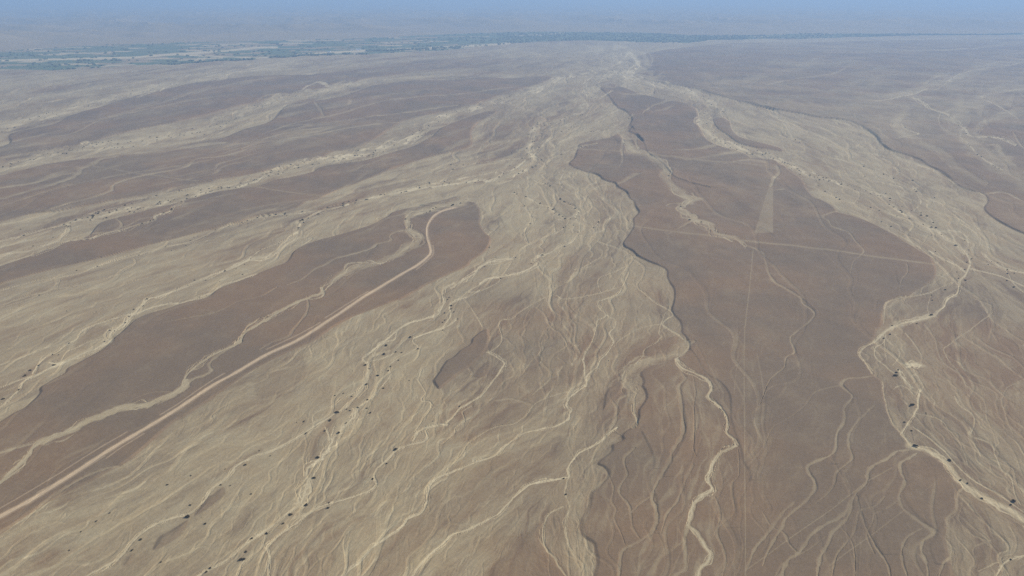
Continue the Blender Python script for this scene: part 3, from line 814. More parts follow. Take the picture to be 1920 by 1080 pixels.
def norm_r(a):
    b = blur2(a, 0.7)
    return b
r1 = norm_r(rills(26000, 320, 11, 34, 1.15))
r2 = norm_r(rills(40000, 150, 23, 14, 1.5))
r3 = norm_r(rills(14000, 420, 47, 70, 1.05))
def streaks(seed, levels, wander, smooth):
    """white noise smeared along the flow: gravel bars and swales lined up with the water"""
    r_ = np.random.RandomState(seed)
    T = r_.normal(size=(NR, NC))
    T = blur2(T, smooth); T /= T.std()
    L0 = 2.0 ** np.floor(np.log2(MP * 22)); fr_ = np.log2(MP * 22) - np.floor(np.log2(MP * 22))
    na = noise(X / L0, Y / (L0 * 2.2), seed) * (1 - fr_) + noise(X / (L0 * 2), Y / (L0 * 4.4), seed) * fr_
    A = np.arctan2(bil(dyy, (U - gu[0]) / GS, (V - gv[0]) / GS), bil(dxx, (U - gu[0]) / GS, (V - gv[0]) / GS)) + wander * na
    wx, wy = np.cos(A) * MP, np.sin(A) * MP
    u2, v2 = pix(X + wx, Y + wy)
    dc_, dr_ = col_of(u2) - col_of(U), row_of(v2) - row_of(V)
    ln = np.hypot(dc_, dr_) + 1e-9
    dc_, dr_ = dc_ / ln, dr_ / ln
    c0 = np.tile(np.arange(NC, dtype=float), (NR, 1)); r0 = np.repeat(np.arange(NR, dtype=float)[:, None], NC, 1)
    acc = 0
    for sg in (-1, 1):                  # each pass doubles the length of the smear
        c, r, a_ = c0 + sg * dc_, r0 + sg * dr_, T
        for k in range(levels):
            a_ = a_ + bil(a_, c, r)
            if k < levels - 1: c, r = bil(c, c, r), bil(r, c, r)
        acc = acc + a_
    acc = acc - acc.mean()
    return acc / acc.std()
ST1 = streaks(401, 4, 1.5, 0.8)
ST2 = streaks(402, 6, 1.1, 2.4)
ST3 = streaks(403, 7, 0.8, 1.7)
ST4 = streaks(404, 8, 0.5, 3.2)
def lines_of(a, lo, hi): return sstep(lo, hi, np.log1p(a))
R1 = lines_of(r1, 0.9, 2.8); R2 = lines_of(r2, 0.9, 2.6); R3 = lines_of(r3, 0.8, 2.8)
print('rills', R1.mean(), R2.mean(), R3.mean())

open_wash = 1 - terr
pt = sstep(-0.4, 0.45, fbm(X / 150.0 + 9, Y / 240.0, 151, 4))
braid = np.clip(0.75 * R1 * (0.35 + pt) + 0.55 * R2 * (1.35 - pt) + 0.8 * R3, 0, 1.4)

# where sub-pixel, fade
lod = np.clip(1.6 / MP, 0.8, 1.0)

# stretched blotches along the flow
cU, rV = (U - gu[0]) / GS, (V - gv[0]) / GS
adir = np.arctan2(bil(dyy, cU, rV), bil(dxx, cU, rV))
big = fbm(X / 260.0, Y / 420.0, 7, 4)
med = fbm(X / 60.0, Y / 110.0, 9, 4)

# ------------------------------------------------------------------ valley, far hills
VT = np.array(P('-3000,190 -300,112 0,96 100,89 200,84 300,80 400,78 480,76 600,74 720,70 820,65 900,62 960,60 1060,60 1200,61 1290,65 1350,66 1440,65 1500,62 1600,63 1700,63 1800,64 1920,62 2300,60 5000,52'))
VB = np.array(P('-3000,300 -300,138 0,130 100,132 210,126 250,122 330,122 400,115 480,110 560,105 630,104 700,101 760,98 840,93 900,87 960,82 1000,78 1100,76 1230,80 1290,80 1340,75 1440,72 1500,73 1600,69 1700,67 1800,66 1920,65 2300,63 5000,55'))
vt = np.interp(UL, VT[:, 0], VT[:, 1])[None, :] + 1.5 * fbm(X / 900.0, Y / 900.0, 61, 3)
vb = np.interp(UL, VB[:, 0], VB[:, 1])[None, :] + 2.0 * fbm(X / 500.0, Y / 500.0, 62, 3)
valley = (V > vt) & (V < vb)
beyond = V <= vt
# patchwork of fields
ca, sa = math.cos(0.18), math.sin(0.18)
RX, RY = X * ca + Y * sa, -X * sa + Y * ca
fw = 230.0
fyi = np.floor(RY / 170.0 + 0.3 * noise(RX / 900.0, RY / 900.0, 3))
fxi = np.floor(RX / fw + fyi * 0.37 + 0.4 * noise(RX / 700.0, RY / 500.0, 4))
fr = lattice(fxi, fyi, 99) / 65535.0
fr2 = lattice(fxi, fyi, 123) / 65535.0
dens = np.interp(UL, [-400, 0, 200, 350, 480, 620, 800, 900, 1000, 1300, 1500, 1900], [.8, .78, .72, .6, .5, .55, .75, .95, 1., 1., .9, .8])[None, :]
green = np.where(valley & (fr < dens), 0.7 + 0.3 * fr2, 0.0)
green = np.where(valley & (fr >= dens), 0.12 * fr2, green)
palef = np.where(valley & (fr > dens + 0.6 * (1 - dens)), 0.55, 0.0)
# pale dry river bed through the farmland
for pts, wd in ((P('-200,120 0,113 130,110 250,107 330,101 420,95 480,89 520,88'), 2.6), (P('560,103 620,98 700,94 800,90 900,85 960,81'), 3.0), (P('330,102 480,108 560,104'), 1.5), (P('960,66 1020,65 1060,61'), 1.0), (P('1228,80 1270,80'), 1.5)):
    line = np.array(pts)
    lv = np.interp(U, line[:, 0], line[:, 1], left=-999, right=-999)
    b_ = 1 - sstep(wd * 0.5, wd, np.abs(V - lv) + 0.7 * fbm(X / 120.0, Y / 120.0, 71, 2))
    palef = np.maximum(palef, b_ * 0.8); green *= (1 - b_)

hillr = 1 - np.abs(fbm(X / 3800.0, Y / 3000.0, 81, 5))
bey = np.clip((vt - V) / 14.0, 0, 1)
hill_h = bey ** 1.2 * (hillr ** 3 - 0.35) * 170.0
hill_h = np.where(beyond, np.clip(hill_h, 0, 260), 0.0)
# broken badland rim right of the wash and before the valley
rimz = sstep(1150, 1500, U) * (1 - sstep(150, 330, V + (U - 1900) * 0.12)) * (V > vb)
rim2 = (V > vb) * (1 - sstep(0, 34, V - vb))
bad = np.maximum(rimz * np.clip(terr * 1.4, 0, 1), rim2 * 0.6)
bad_n = 1 - np.abs(fbm(X / 520.0, Y / 420.0, 83, 5)) * 2
bad_h = bad * bad_n * 4.5

# ------------------------------------------------------------------ relief
far_gain = np.interp(V, [100, 220, 420, 700, 1080], [2.6, 2.6, 1.9, 1.05, 0.75])
patchy = sstep(-0.35, 0.45, big + 0.5 * med)
# wash floor: rills carved a little, gravel bars between them
bvar = 0.5 + 1.0 * sstep(-0.35, 0.5, fbm(X / 130.0, Y / 160.0, 141, 3))
Z = bank * 1.25 * far_gain * bvar
Z = Z - carve * (0.45 + 0.35 * terr) * np.interp(V, [100, 400, 1080], [2.4, 1.4, 0.9]) * bvar
wash_amt = open_wash * (1 - 0.5 * silt)
relief = np.clip(MP * 0.8, 0.55, 4.0)
Z = Z - (0.75 * R1 * (0.3 + pt) + 0.45 * R2 * (1.2 - pt) + 0.85 * R3) * wash_amt * relief
Z = Z + (0.09 * ST1 + 0.20 * ST2 + 0.12 * ST3) * relief * (0.25 + 0.75 * open_wash)
Z = Z - (0.55 * R3 + 0.3 * R1 * sstep(600, 800, V)) * terr * np.clip(MP * 0.8, 0.6, 2.0)
Z = Z + 0.35 * med * np.clip(MP, 0.7, 4) + 1.6 * big * np.clip(MP, 1, 3)
Z = Z - road * 0.35 + roadedge * 0.3
Z = Z + hill_h + bad_h
for lh, LL, line, close in LEDGES:
    Ql = wiggle(densify(catmull(line, 5), 4.0), 0.4, 970 + int(lh * 10))
    poly = np.vstack([Ql, np.array(close)])
    r0_, r1_, c0_, c1_ = window(Ql, 70)
    D = np.full((r1_ - r0_, c1_ - c0_), 1e6)
    segdist(Ql, 60, D, None, c0_, r0_)
    ins_ = inside(poly)[r0_:r1_, c0_:c1_]
    bw_ = np.maximum(3.0, MP[r0_:r1_, c0_:c1_] * 2.6)
    tl_ = sstep(0, 1.3 * bw_, np.where(ins_, D, 0)) * np.exp(-np.clip(D, 0, 1e5) / (LL * MP[r0_:r1_, c0_:c1_])) * ins_
    Z[r0_:r1_, c0_:c1_] += lh * tl_ * far_gain[r0_:r1_, c0_:c1_] * bvar[r0_:r1_, c0_:c1_]
Z = np.where(valley, -3.0 + 0.3 * med, Z)

# ------------------------------------------------------------------ masks for the material
# wash tone: 0 varnished gravel .. 1 sandy gravel
dull = sstep(-0.25, 0.55, fbm(X / 90.0 + 3, Y / 170.0, 19, 4))
right_dull = sstep(1250, 1650, U) * 0.33 * sstep(380, 620, V) - 0.03 * (1 - sstep(380, 560, V)) * sstep(1180, 1300, U)
tone = 1 - terr
bar_dark = (1 - braid) * 0.0
st_mix = np.clip(0.5 * ST1 + 0.7 * ST2, -2.2, 2.2)
brown_side = sstep(790, 980, U + (V - 800) * -0.25) * (1 - sstep(1250, 1330, U)) * sstep(470, 640, V)
tone = tone * (0.78 - 0.20 * dull - right_dull + 0.25 * (braid - 0.35) + 0.095 * st_mix - 0.22 * sstep(0.9, 2.1, -ST3) * (1 - 0.6 * np.clip(braid, 0, 1)) - 0.16 * sstep(1.0, 2.2, -ST2) - 0.085 * np.clip(-ST4, -1.2, 2.4) + 0.06 * ST3 - 0.27 * brown_side * (0.6 + 0.8 * pt))
tone = tone * (1 - softd * (0.72 - 0.42 * sstep(0.45, 1.1, braid)))
left_far = (1 - sstep(380, 480, V)) * (1 - sstep(900, 1150, U)) * (V > 90)
tone = tone + left_far * (terr * (0.42 * sstep(0.6, 2.2, ST3) + 0.42 * sstep(0.7, 2.0, ST4)) + (1 - terr) * (0.09 * np.clip(ST3, -2, 2) + 0.09 * np.clip(ST4, -2, 2)))
tone = tone + (0.09 * med + 0.10 * big) * terr
zone = terr * sstep(560, 760, V)
lowmid = zone * sstep(1060, 1110, U) * (1 - sstep(1360, 1410, U)) * sstep(660, 740, V)
tone = tone + lowmid * (0.20 * sstep(0.4, 1.9, ST3) + 0.12 * sstep(0.3, 1.6, ST2))
tone = tone + zone * (0.14 * sstep(0.4, 0.9, R3) + 0.10 * sstep(0.55, 1.0, R1) + 0.035 * np.clip(ST4, -2, 2.5) + 0.16 * sstep(1.0, 2.4, ST3) + 0.03 * ST2)
tone = np.maximum(tone, oldbed * (0.78 - 0.15 * right_dull) * (1 - 0.12 * dull) * (1 + 0.10 * st_mix))
# rills bring some sand onto the terraces
tr = sstep(0.5, 1.0, R3) * 0.22 + sstep(0.7, 1.0, R1) * 0.09
tone = np.clip(tone + tr * terr * sstep(-0.2, 0.4, big) + terr * (1 - oldbed) * np.clip(0.035 * st_mix * np.interp(V, [100, 400, 700], [2.2, 1.5, 1.0]), -0.1, 0.16), -0.15, 1)
silt_b = silt * (0.72 + 0.4 * sstep(-0.3, 0.3, med) + 0.12 * np.clip(ST1, -2, 2))
silt_b = np.maximum(silt_b, open_wash * sstep(0.7, 1.35, braid) * (0.30 + 0.25 * big) * lod)
# speckled braids in the far feeder
far_b = sstep(0.35, 0.9, braid) * silt * (V < 420)
speck = np.clip(0.62 + 0.45 * ST1 + 0.25 * ST2 + 0.5 * noise(X / np.maximum(20, 5 * MP), Y / np.maximum(45, 22 * MP), 33), 0, 1.7)
up = 1 - sstep(380, 500, V)
silt_b = np.clip(silt_b * (1 - up + up * speck), 0, 1)
tone = tone + up * (1 - terr) * (0.07 * np.clip(ST1, -2, 2))
lineamt = np.clip(linem * (1 - oldbed * 0.7), 0, 1)
tone = np.maximum(tone, lineamt)
tone = np.where(trapm, np.maximum(tone, 0.38), tone)
tone = np.where(beyond, 0.45 + 0.4 * (hillr - 0.6), tone)
far_var = fbm(X / 1500.0 + 5, Y / 2600.0, 301, 4)
tone = tone + terr * sstep(1180, 1400, U) * (1 - sstep(250, 420, V - (U - 1400) * 0.35)) * np.clip(0.01 + 0.5 * far_var + 0.10 * ST4, -0.12, 0.45)
apex = (1 - sstep(1190, 1290, U)) * sstep(880, 1020, U) * (V > vb)
bad = bad * (1 - 0.85 * apex)
tone = np.where(bad > 0.05, tone * (1 - bad * 0.2) + bad * (0.06 + 0.55 * (bad_n - 0.5) + 0.06 * ST3), tone)
tone = np.where(valley, 0.55, tone)
silt_b = np.where(valley, palef, silt_b)
silt_b = np.where(beyond, 0, silt_b)
road_m = np.clip(road * (0.72 + 0.28 * roadrut) + roadedge * (1 - road), 0, 1)
tone, silt_b, green, road_m = [np.clip(a, 0, 1).astype(np.float32) for a in (tone, silt_b, green, road_m)]

# ------------------------------------------------------------------ material of the land
def mat_new(name):
    m = bpy.data.materials.new(name); m.use_nodes = True
    return m, m.node_tree
land_m, nt = mat_new('desert_ground')
bs = nt.nodes['Principled BSDF']
bs.inputs['Roughness'].default_value = 0.95
bs.inputs['Specular IOR Level'].default_value = 0.15
attr = nt.nodes.new('ShaderNodeAttribute'); attr.attribute_name = 'cover'
sep = nt.nodes.new('ShaderNodeSeparateColor')
nt.links.new(attr.outputs['Color'], sep.inputs['Color'])
geo = nt.nodes.new('ShaderNodeTexCoord')
def tex_noise(scale, detail=4, rough=0.6, vec=None):
    n = nt.nodes.new('ShaderNodeTexNoise')
    n.inputs['Scale'].default_value = scale; n.inputs['Detail'].default_value = detail; n.inputs['Roughness'].default_value = rough
    nt.links.new(vec or geo.outputs['Object'], n.inputs['Vector'])
    return n.outputs['Fac']
def rng_map(src, a, b, c, d):
    n = nt.nodes.new('ShaderNodeMapRange')
    n.inputs['From Min'].default_value = a; n.inputs['From Max'].default_value = b
    n.inputs['To Min'].default_value = c; n.inputs['To Max'].default_value = d
    nt.links.new(src, n.inputs['Value'])
    return n.outputs['Result']
def mix(fac, a, b, mode='MIX'):
    n = nt.nodes.new('ShaderNodeMix'); n.data_type = 'RGBA'; n.blend_type = mode
    for sock, val in ((n.inputs['Factor'], fac), (n.inputs['A'], a), (n.inputs['B'], b)):
        if hasattr(val, 'links'): nt.links.new(val, sock)
        elif isinstance(val, tuple): sock.default_value = (*val, 1)
        else: sock.default_value = val
    return n.outputs['Result']
def math_n(op, a, b):
    n = nt.nodes.new('ShaderNodeMath'); n.operation = op
    for sock, val in zip(n.inputs, (a, b)):
        if hasattr(val, 'links'): nt.links.new(val, sock)
        else: sock.default_value = val
    return n.outputs[0]
n_fine = tex_noise(0.22, 5, 0.7)
n_mid = tex_noise(0.03, 5, 0.6)
n_big = tex_noise(0.0035, 4, 0.55)
C_TERR, C_TERR2 = (0.254, 0.165, 0.090), (0.212, 0.151, 0.091)
C_WASH, C_WASH2 = (0.456, 0.350, 0.190), (0.430, 0.350, 0.206)
C_SILT = (0.66, 0.54, 0.32)
terr_c = mix(rng_map(n_big, 0.42, 0.58, 0, 1), C_TERR, C_TERR2)
wash_c = mix(rng_map(n_mid, 0.3, 0.7, 0, 1), C_WASH, C_WASH2)
tone_s = math_n('ADD', sep.outputs['Red'], rng_map(n_mid, 0.3, 0.7, -0.09, 0.09))
base = mix(tone_s, terr_c, wash_c)
base = mix(sep.outputs['Green'], base, C_SILT)
green_c = mix(rng_map(n_mid, 0.35, 0.65, 0, 1), (0.075, 0.13, 0.075), (0.11, 0.17, 0.085))
base = mix(sep.outputs['Blue'], base, green_c)
base = mix(attr.outputs['Alpha'], base, (0.64, 0.475, 0.285))
spk = rng_map(n_fine, 0.3, 0.7, 0.90, 1.10)
vm = nt.nodes.new('ShaderNodeVectorMath'); vm.operation = 'SCALE'
nt.links.new(base, vm.inputs[0]); nt.links.new(spk, vm.inputs['Scale'])
nt.links.new(vm.outputs[0], bs.inputs['Base Color'])
bump = nt.nodes.new('ShaderNodeBump')
bump.inputs['Strength'].default_value = 0.5; bump.inputs['Distance'].default_value = 0.5
nt.links.new(tex_noise(0.35, 5, 0.65), bump.inputs['Height'])
nt.links.new(bump.outputs['Normal'], bs.inputs['Normal'])

# ------------------------------------------------------------------ land objects, cut out of the one height field
idx = np.arange(NR * NC).reshape(NR, NC)
q = np.stack([idx[1:, :-1], idx[1:, 1:], idx[:-1, 1:], idx[:-1, :-1]], -1)     # counter-clockwise seen from above
def cell(a): return (a[1:, :-1].astype(float) + a[1:, 1:] + a[:-1, 1:] + a[:-1, :-1]) * 0.25
kind_c = np.zeros((NR - 1, NC - 1), int)                      # 0 riverbed
kind_c[cell(terr * (1 - np.clip(oldbed * 1.3, 0, 1))) > 0.42] = 1   # gravel plain
kind_c[cell(beyond) > 0.5] = 2
kind_c[cell(valley) > 0.5] = 3
kind_c[cell(road) > 0.5] = 4
kind_c[cell(trapm) > 0.5] = 5
co_all = np.stack([X, Y, Z], -1).reshape(-1, 3)
col_all = np.stack([tone, silt_b, green, road_m], -1).reshape(-1, 4)
def cut(name, k, label=None, cat=None):
    f = q[kind_c == k]
    used, inv = np.unique(f, return_inverse=True)
    me = bpy.data.meshes.new(name)
    nf = len(f)
    me.vertices.add(len(used)); me.loops.add(nf * 4); me.polygons.add(nf)
    me.vertices.foreach_set('co', co_all[used].astype(np.float32).ravel())
    me.loops.foreach_set('vertex_index', inv.reshape(-1).astype(np.int32))
    me.polygons.foreach_set('loop_start', np.arange(0, nf * 4, 4, dtype=np.int32))
    me.polygons.foreach_set('use_smooth', np.zeros(nf, bool))
    me.update(calc_edges=True)
    ca_ = me.color_attributes.new('cover', 'FLOAT_COLOR', 'POINT')
    ca_.data.foreach_set('color', col_all[used].astype(np.float32).ravel())
    me.materials.append(land_m)
    o = bpy.data.objects.new(name, me)
    scene.collection.objects.link(o)
    if cat:
        o['label'] = label; o['category'] = cat
    else:
        o['kind'] = 'structure'
    return o
cut('dry_riverbed', 0)
cut('gravel_plain', 1)
cut('hills', 2)
cut('farmland', 3)
cut('dirt_road', 4)
cut('geoglyph', 5, 'long pale trapezoid cleared in the brown gravel of the right terrace', 'geoglyph')

def z_at(x, y):
    u, v = pix(x, y)
    return float(bil(Z, np.array([col_of(u)]), np.array([row_of(v)]))[0])

# ------------------------------------------------------------------ shrubs
leaf_m, nt = mat_new('grey_green_leaves')
b = nt.nodes['Principled BSDF']; b.inputs['Roughness'].default_value = 0.9; b.inputs['Specular IOR Level'].default_value = 0.1
geo = nt.nodes.new('ShaderNodeTexCoord')
nt.links.new(mix(rng_map(tex_noise(1.6, 3), 0.35, 0.65, 0, 1), (0.120, 0.092, 0.052), (0.175, 0.138, 0.078)), b.inputs['Base Color'])
bark_m, nt = mat_new('bark')
b = nt.nodes['Principled BSDF']; b.inputs['Roughness'].default_value = 0.95
geo = nt.nodes.new('ShaderNodeTexCoord')
nt.links.new(mix(tex_noise(5, 4), (0.10, 0.07, 0.05), (0.20, 0.15, 0.11)), b.inputs['Base Color'])

def mesh_obj(name, verts, faces, mat, parent=None):
    me = bpy.data.meshes.new(name)
    me.from_pydata([tuple(v) for v in verts], [], faces)
    me.materials.append(mat)
    o = bpy.data.objects.new(name, me)
    scene.collection.objects.link(o)
    if parent: o.parent = parent
    return o

def crown_geo(seed, lobes):
    """leaf-cluster faces spread through several low lobes of a wide flat desert tree of unit radius"""
    r = random.Random(seed)
    vs, fs = [], []
    for (lx, ly, lz, lr) in lobes:
        n = int(260 * lr)
        for _ in range(n):
            a, t = r.uniform(0, 2 * math.pi), math.acos(r.uniform(-0.55, 1))
            rad = lr * r.uniform(0.55, 1.0) * (1 + 0.18 * math.sin(3 * a + seed))
            px_ = lx + rad * math.sin(t) * math.cos(a); py_ = ly + rad * math.sin(t) * math.sin(a); pz_ = max(0.06, lz + 0.62 * rad * math.cos(t))
            s = r.uniform(0.05, 0.13)
            ax = Vector((r.uniform(-1, 1), r.uniform(-1, 1), r.uniform(-1, 1))).normalized()
            bx = ax.orthogonal().normalized(); cx_ = ax.cross(bx)
            i = len(vs)
            c = Vector((px_, py_, pz_))
            for (p_, q_) in ((-1, -.6), (1, -.7), (.8, .7), (-.7, .9)):
                vs.append(c + bx * s * p_ + cx_ * s * q_)
            fs.append((i, i + 1, i + 2, i + 3))
    return vs, fs

def trunk_geo(seed, lobes):
    r = random.Random(seed + 50)
    vs, fs = [], []
    def tube(pts, r0, r1):
        n = 6; base = len(vs)
        for k, p_ in enumerate(pts):
            rr = r0 + (r1 - r0) * k / (len(pts) - 1)
            for j in range(n):
                a = 2 * math.pi * j / n
                vs.append(Vector((p_[0] + rr * math.cos(a), p_[1] + rr * math.sin(a), p_[2])))
        for k in range(len(pts) - 1):
            for j in range(n):
                fs.append((base + k * n + j, base + k * n + (j + 1) % n, base + (k + 1) * n + (j + 1) % n, base + (k + 1) * n + j))
    tube([(0, 0, -0.12), (0.01, 0.01, 0.1), (0.03, 0, 0.22)], 0.07, 0.05)
    for (lx, ly, lz, lr) in lobes:
        tube([(0.02, 0, 0.16), (lx * .5, ly * .5, 0.16 + lz * .4), (lx, ly, lz + .05)], 0.045, 0.018)
    return vs, fs

LOBES = [
 [(0, 0, .38, .62), (.42, .1, .3, .45), (-.38, .18, .3, .48), (.05, -.4, .28, .42)],
 [(-.2, 0, .36, .55), (.35, -.15, .33, .5), (-.55, .2, .24, .34), (.1, .35, .3, .4)],
 [(0, .05, .4, .58), (.5, .2, .25, .36), (-.45, -.15, .28, .42), (.1, .4, .28, .38), (.2, -.42, .24, .32)],
 [(-.45, 0, .3, .42), (0, .05, .34, .45), (.48, -.05, .3, .44)],
 [(0, 0, .3, .5), (.2, .15, .28, .45)],
]
protos = []
for k, lb in enumerate(LOBES):
    cv, cf = crown_geo(k, lb); tv, tf = trunk_geo(k, lb)
    mc = bpy.data.meshes.new('crown'); mc.from_pydata([tuple(v) for v in cv], [], cf); mc.materials.append(leaf_m)
    mt = bpy.data.meshes.new('trunk'); mt.from_pydata([tuple(v) for v in tv], [], tf); mt.materials.append(bark_m)
    protos.append((mc, mt))

# (description of the place, list of x y size) traced from the photograph; sizes: 0 small, 1 normal, 2 large, 3 wide clump
SHRUBS = [
 ('in the farthest left pale wash', '234,179,0 21,247,0'),
 ('in the pale wash crossing the upper left', '209,262,1 240,259,0 261,256,0 281,255,0 332,251,0 390,232,0 407,226,0 427,222,0 439,223,0 449,217,0 459,217,0 504,205,0 542,179,0 13,297,1 89,285,1 121,280,0 156,273,0'),
 ('in the speckled wash upper left of middle', '766,266,0 774,246,0 784,235,0 783,241,0 791,224,0 805,228,0 805,257,0 827,240,1 847,229,0 944,189,0'),
 ('in the third pale wash down the left', '''39,429,1 45,440,2 33,446,0 99,427,1 100,444,1 97,420,0 62,460,1 44,469,0 154,409,1 132,423,1 212,395,0 179,398,0 190,404,0 220,388,0 254,389,0 269,388,1 297,382,0 282,366,0 337,357,0 364,350,0 350,366,0 427,337,0 452,351,1 457,346,0 447,334,0 467,329,1 470,335,0 114,432,0 32,417,0'''),
 ('in the pale wash above the dark left stripe', '''501,325,1 490,330,0 511,322,0 552,315,1 559,310,0 532,315,0 571,304,1 594,302,1 641,299,0 659,300,1 684,299,0 699,293,1 706,290,0 711,291,0 721,291,0 737,289,0 747,281,0'''),
 ('by the thin bed below the dark stripe', '''144,506,1 183,498,1 196,493,0 219,488,0 246,479,0 261,477,1 310,462,1 349,459,1 357,450,1 364,444,0 371,442,0 404,430,1 429,423,1 465,419,1 322,469,0 514,406,1 538,404,1 498,408,0 571,402,0 579,402,0 386,442,0'''),
 ('by the long bed left of the road terrace', '''422,507,2 443,503,0 459,495,1 470,484,1 455,514,1 392,513,0 386,525,1 365,525,1 317,512,0 352,534,0 412,527,0 551,421,0 574,417,0 557,432,0 575,431,0 522,455,0 489,467,0 518,469,0 517,476,0 503,481,0 592,409,0 630,397,0 644,386,1'''),
 ('by the bed leaving the left picture edge', '''52,614,0 74,552,1 125,582,0 276,560,2 269,573,1 251,580,1 242,592,1 235,604,1 206,619,1 215,619,0 198,599,0 196,639,1 202,632,0 130,643,1 99,664,1 110,665,0 101,684,3 108,676,0 73,684,1 57,694,2 47,704,2 36,729,1 6,747,2 387,552,0 374,556,0'''),
 ('along the stream bed left of the fan neck', '''669,374,1 688,374,1 805,342,2 781,350,1 795,354,1 752,357,0 807,351,0 829,349,0 839,338,0 855,346,0 891,341,1 919,334,1 936,341,0 929,316,0 956,310,1 903,320,0 874,373,0'''),
 ('in the braided neck of the middle wash', '''1028,388,1 1041,397,0 1052,402,1 1056,405,1 1060,387,0 1070,409,1 1079,409,1 1075,422,1 1084,435,1 1085,440,0 1097,442,0 1061,449,0 1036,356,0 1054,346,0 1072,385,0 1081,391,0 1125,365,0 971,316,0 970,302,0 981,296,0 1052,377,0 1027,348,0'''),
 ('on the pale beds right of the road bend', '''1017,477,2 1059,461,1 996,493,1 967,482,1 1024,496,0 917,463,1 930,482,1 909,499,1 939,521,1 837,522,0 886,526,0 930,419,0 901,544,0'''),
 ('between the dirt road and dark island', '''842,557,1 839,561,1 846,572,2 846,578,1 851,584,1 834,586,1 834,599,1 830,603,1 858,597,1 830,618,1 769,601,0 769,631,2 724,647,2 720,663,2 742,659,1 753,660,1 784,653,1 747,675,1 732,686,1 728,694,1 708,703,2 685,683,2 692,689,1 687,719,2 719,727,1 767,713,0 661,694,0'''),
 ('in the branching beds below the dark island', '''644,736,0 659,742,1 628,740,0 689,748,1 671,762,1 650,766,1 656,769,1 688,764,1 694,773,1 632,772,3 619,787,2 570,789,1 556,791,0 649,792,1 609,807,1 862,760,1 812,789,0'''),
 ('along the bright foreground bed at lower left', '''635,811,2 596,857,2 589,895,2 574,945,2 545,964,2 742,842,2 725,868,1 699,897,1 574,812,1 531,981,1 500,999,1 617,941,0 615,952,1 507,854,0 486,844,0'''),
 ('in the sandy foreground at the bottom left', '''314,909,1 358,892,0 422,879,0 352,969,2 357,947,1 385,982,1 414,909,1 472,1009,1 461,1034,1 454,1049,3 394,1064,1 387,1072,1 264,1012,1 248,1032,1 302,1054,0 181,977,1 206,962,0 152,997,0 130,1032,0 432,910,0 471,926,0 460,871,1'''),
 ('in the bottom middle channels', '1057,896,1 1061,926,1 1211,555,0 1141,676,0'),
 ('in the upper reach of the right wash', '''1320,233,0 1330,245,0 1348,240,0 1348,255,0 1360,262,0 1345,268,0 1330,214,0 1445,294,1 1459,293,1 1490,308,1 1484,315,1 1502,321,1 1500,326,1 1519,330,1 1533,333,0 1531,338,0 1556,337,1 1566,341,0 1578,341,0 1590,346,1'''),
 ('in the middle reach of the right wash', '''1635,356,0 1632,362,1 1661,362,1 1667,382,1 1691,386,1 1691,395,1 1709,394,1 1727,399,1 1682,404,1 1705,408,1 1693,412,0 1731,419,1 1722,423,1 1751,430,0 1765,438,1 1747,440,1'''),
 ('near the fork of the right wash', '''1792,459,3 1809,450,1 1754,471,1 1817,467,1 1816,475,0 1822,484,1 1813,490,1 1809,504,1 1794,509,1 1797,521,1 1810,524,2 1847,483,0 1853,495,1 1859,489,0 1871,491,0 1889,504,1 1902,511,1 1889,512,2 1888,525,1 1901,537,2'''),
 ('by the pale loop at right terrace edge', '''1772,542,2 1746,552,1 1748,562,1 1746,589,3 1719,605,1 1673,609,1 1669,626,1 1657,633,1 1640,649,0'''),
 ('on bright sand of the lower right wash', '''1684,692,1 1681,697,1 1679,703,3 1710,759,3 1696,791,1 1736,774,0 1709,807,1 1716,836,3 1780,862,2 1801,899,1 1814,905,1 1841,934,1 1900,939,2 1895,946,1 1895,1049,0'''),
]
ORD = ['', 'second', 'third', 'fourth', 'fifth', 'sixth', 'seventh', 'eighth', 'ninth', 'tenth', 'eleventh', 'twelfth', 'thirteenth', 'fourteenth', 'fifteenth', 'sixteenth',
       'seventeenth', 'eighteenth', 'nineteenth', 'twentieth', 'twenty-first', 'twenty-second', 'twenty-third', 'twenty-fourth', 'twenty-fifth', 'twenty-sixth', 'twenty-seventh', 'twenty-eighth', 'twenty-ninth', 'thirtieth']
RAD = {0: 1.2, 1: 1.75, 2: 2.7, 3: 3.6}
WORD = {0: 'small', 1: 'dark', 2: 'large dark', 3: 'wide dark'}
total = 0
rs = random.Random(8)
parsed = [(where, sorted(tuple(float(c) for c in t.split(',')) for t in txt.split())) for where, txt in SHRUBS]
allsh = sorted([(RAD[int(i_[2])] / float(mpp(i_[0], i_[1])), w_, i_) for w_, it in parsed for i_ in it], reverse=True)
keep = set((w_, i_) for _, w_, i_ in allsh[:300])
rest = [i_ for _, w_, i_ in allsh[300:]]
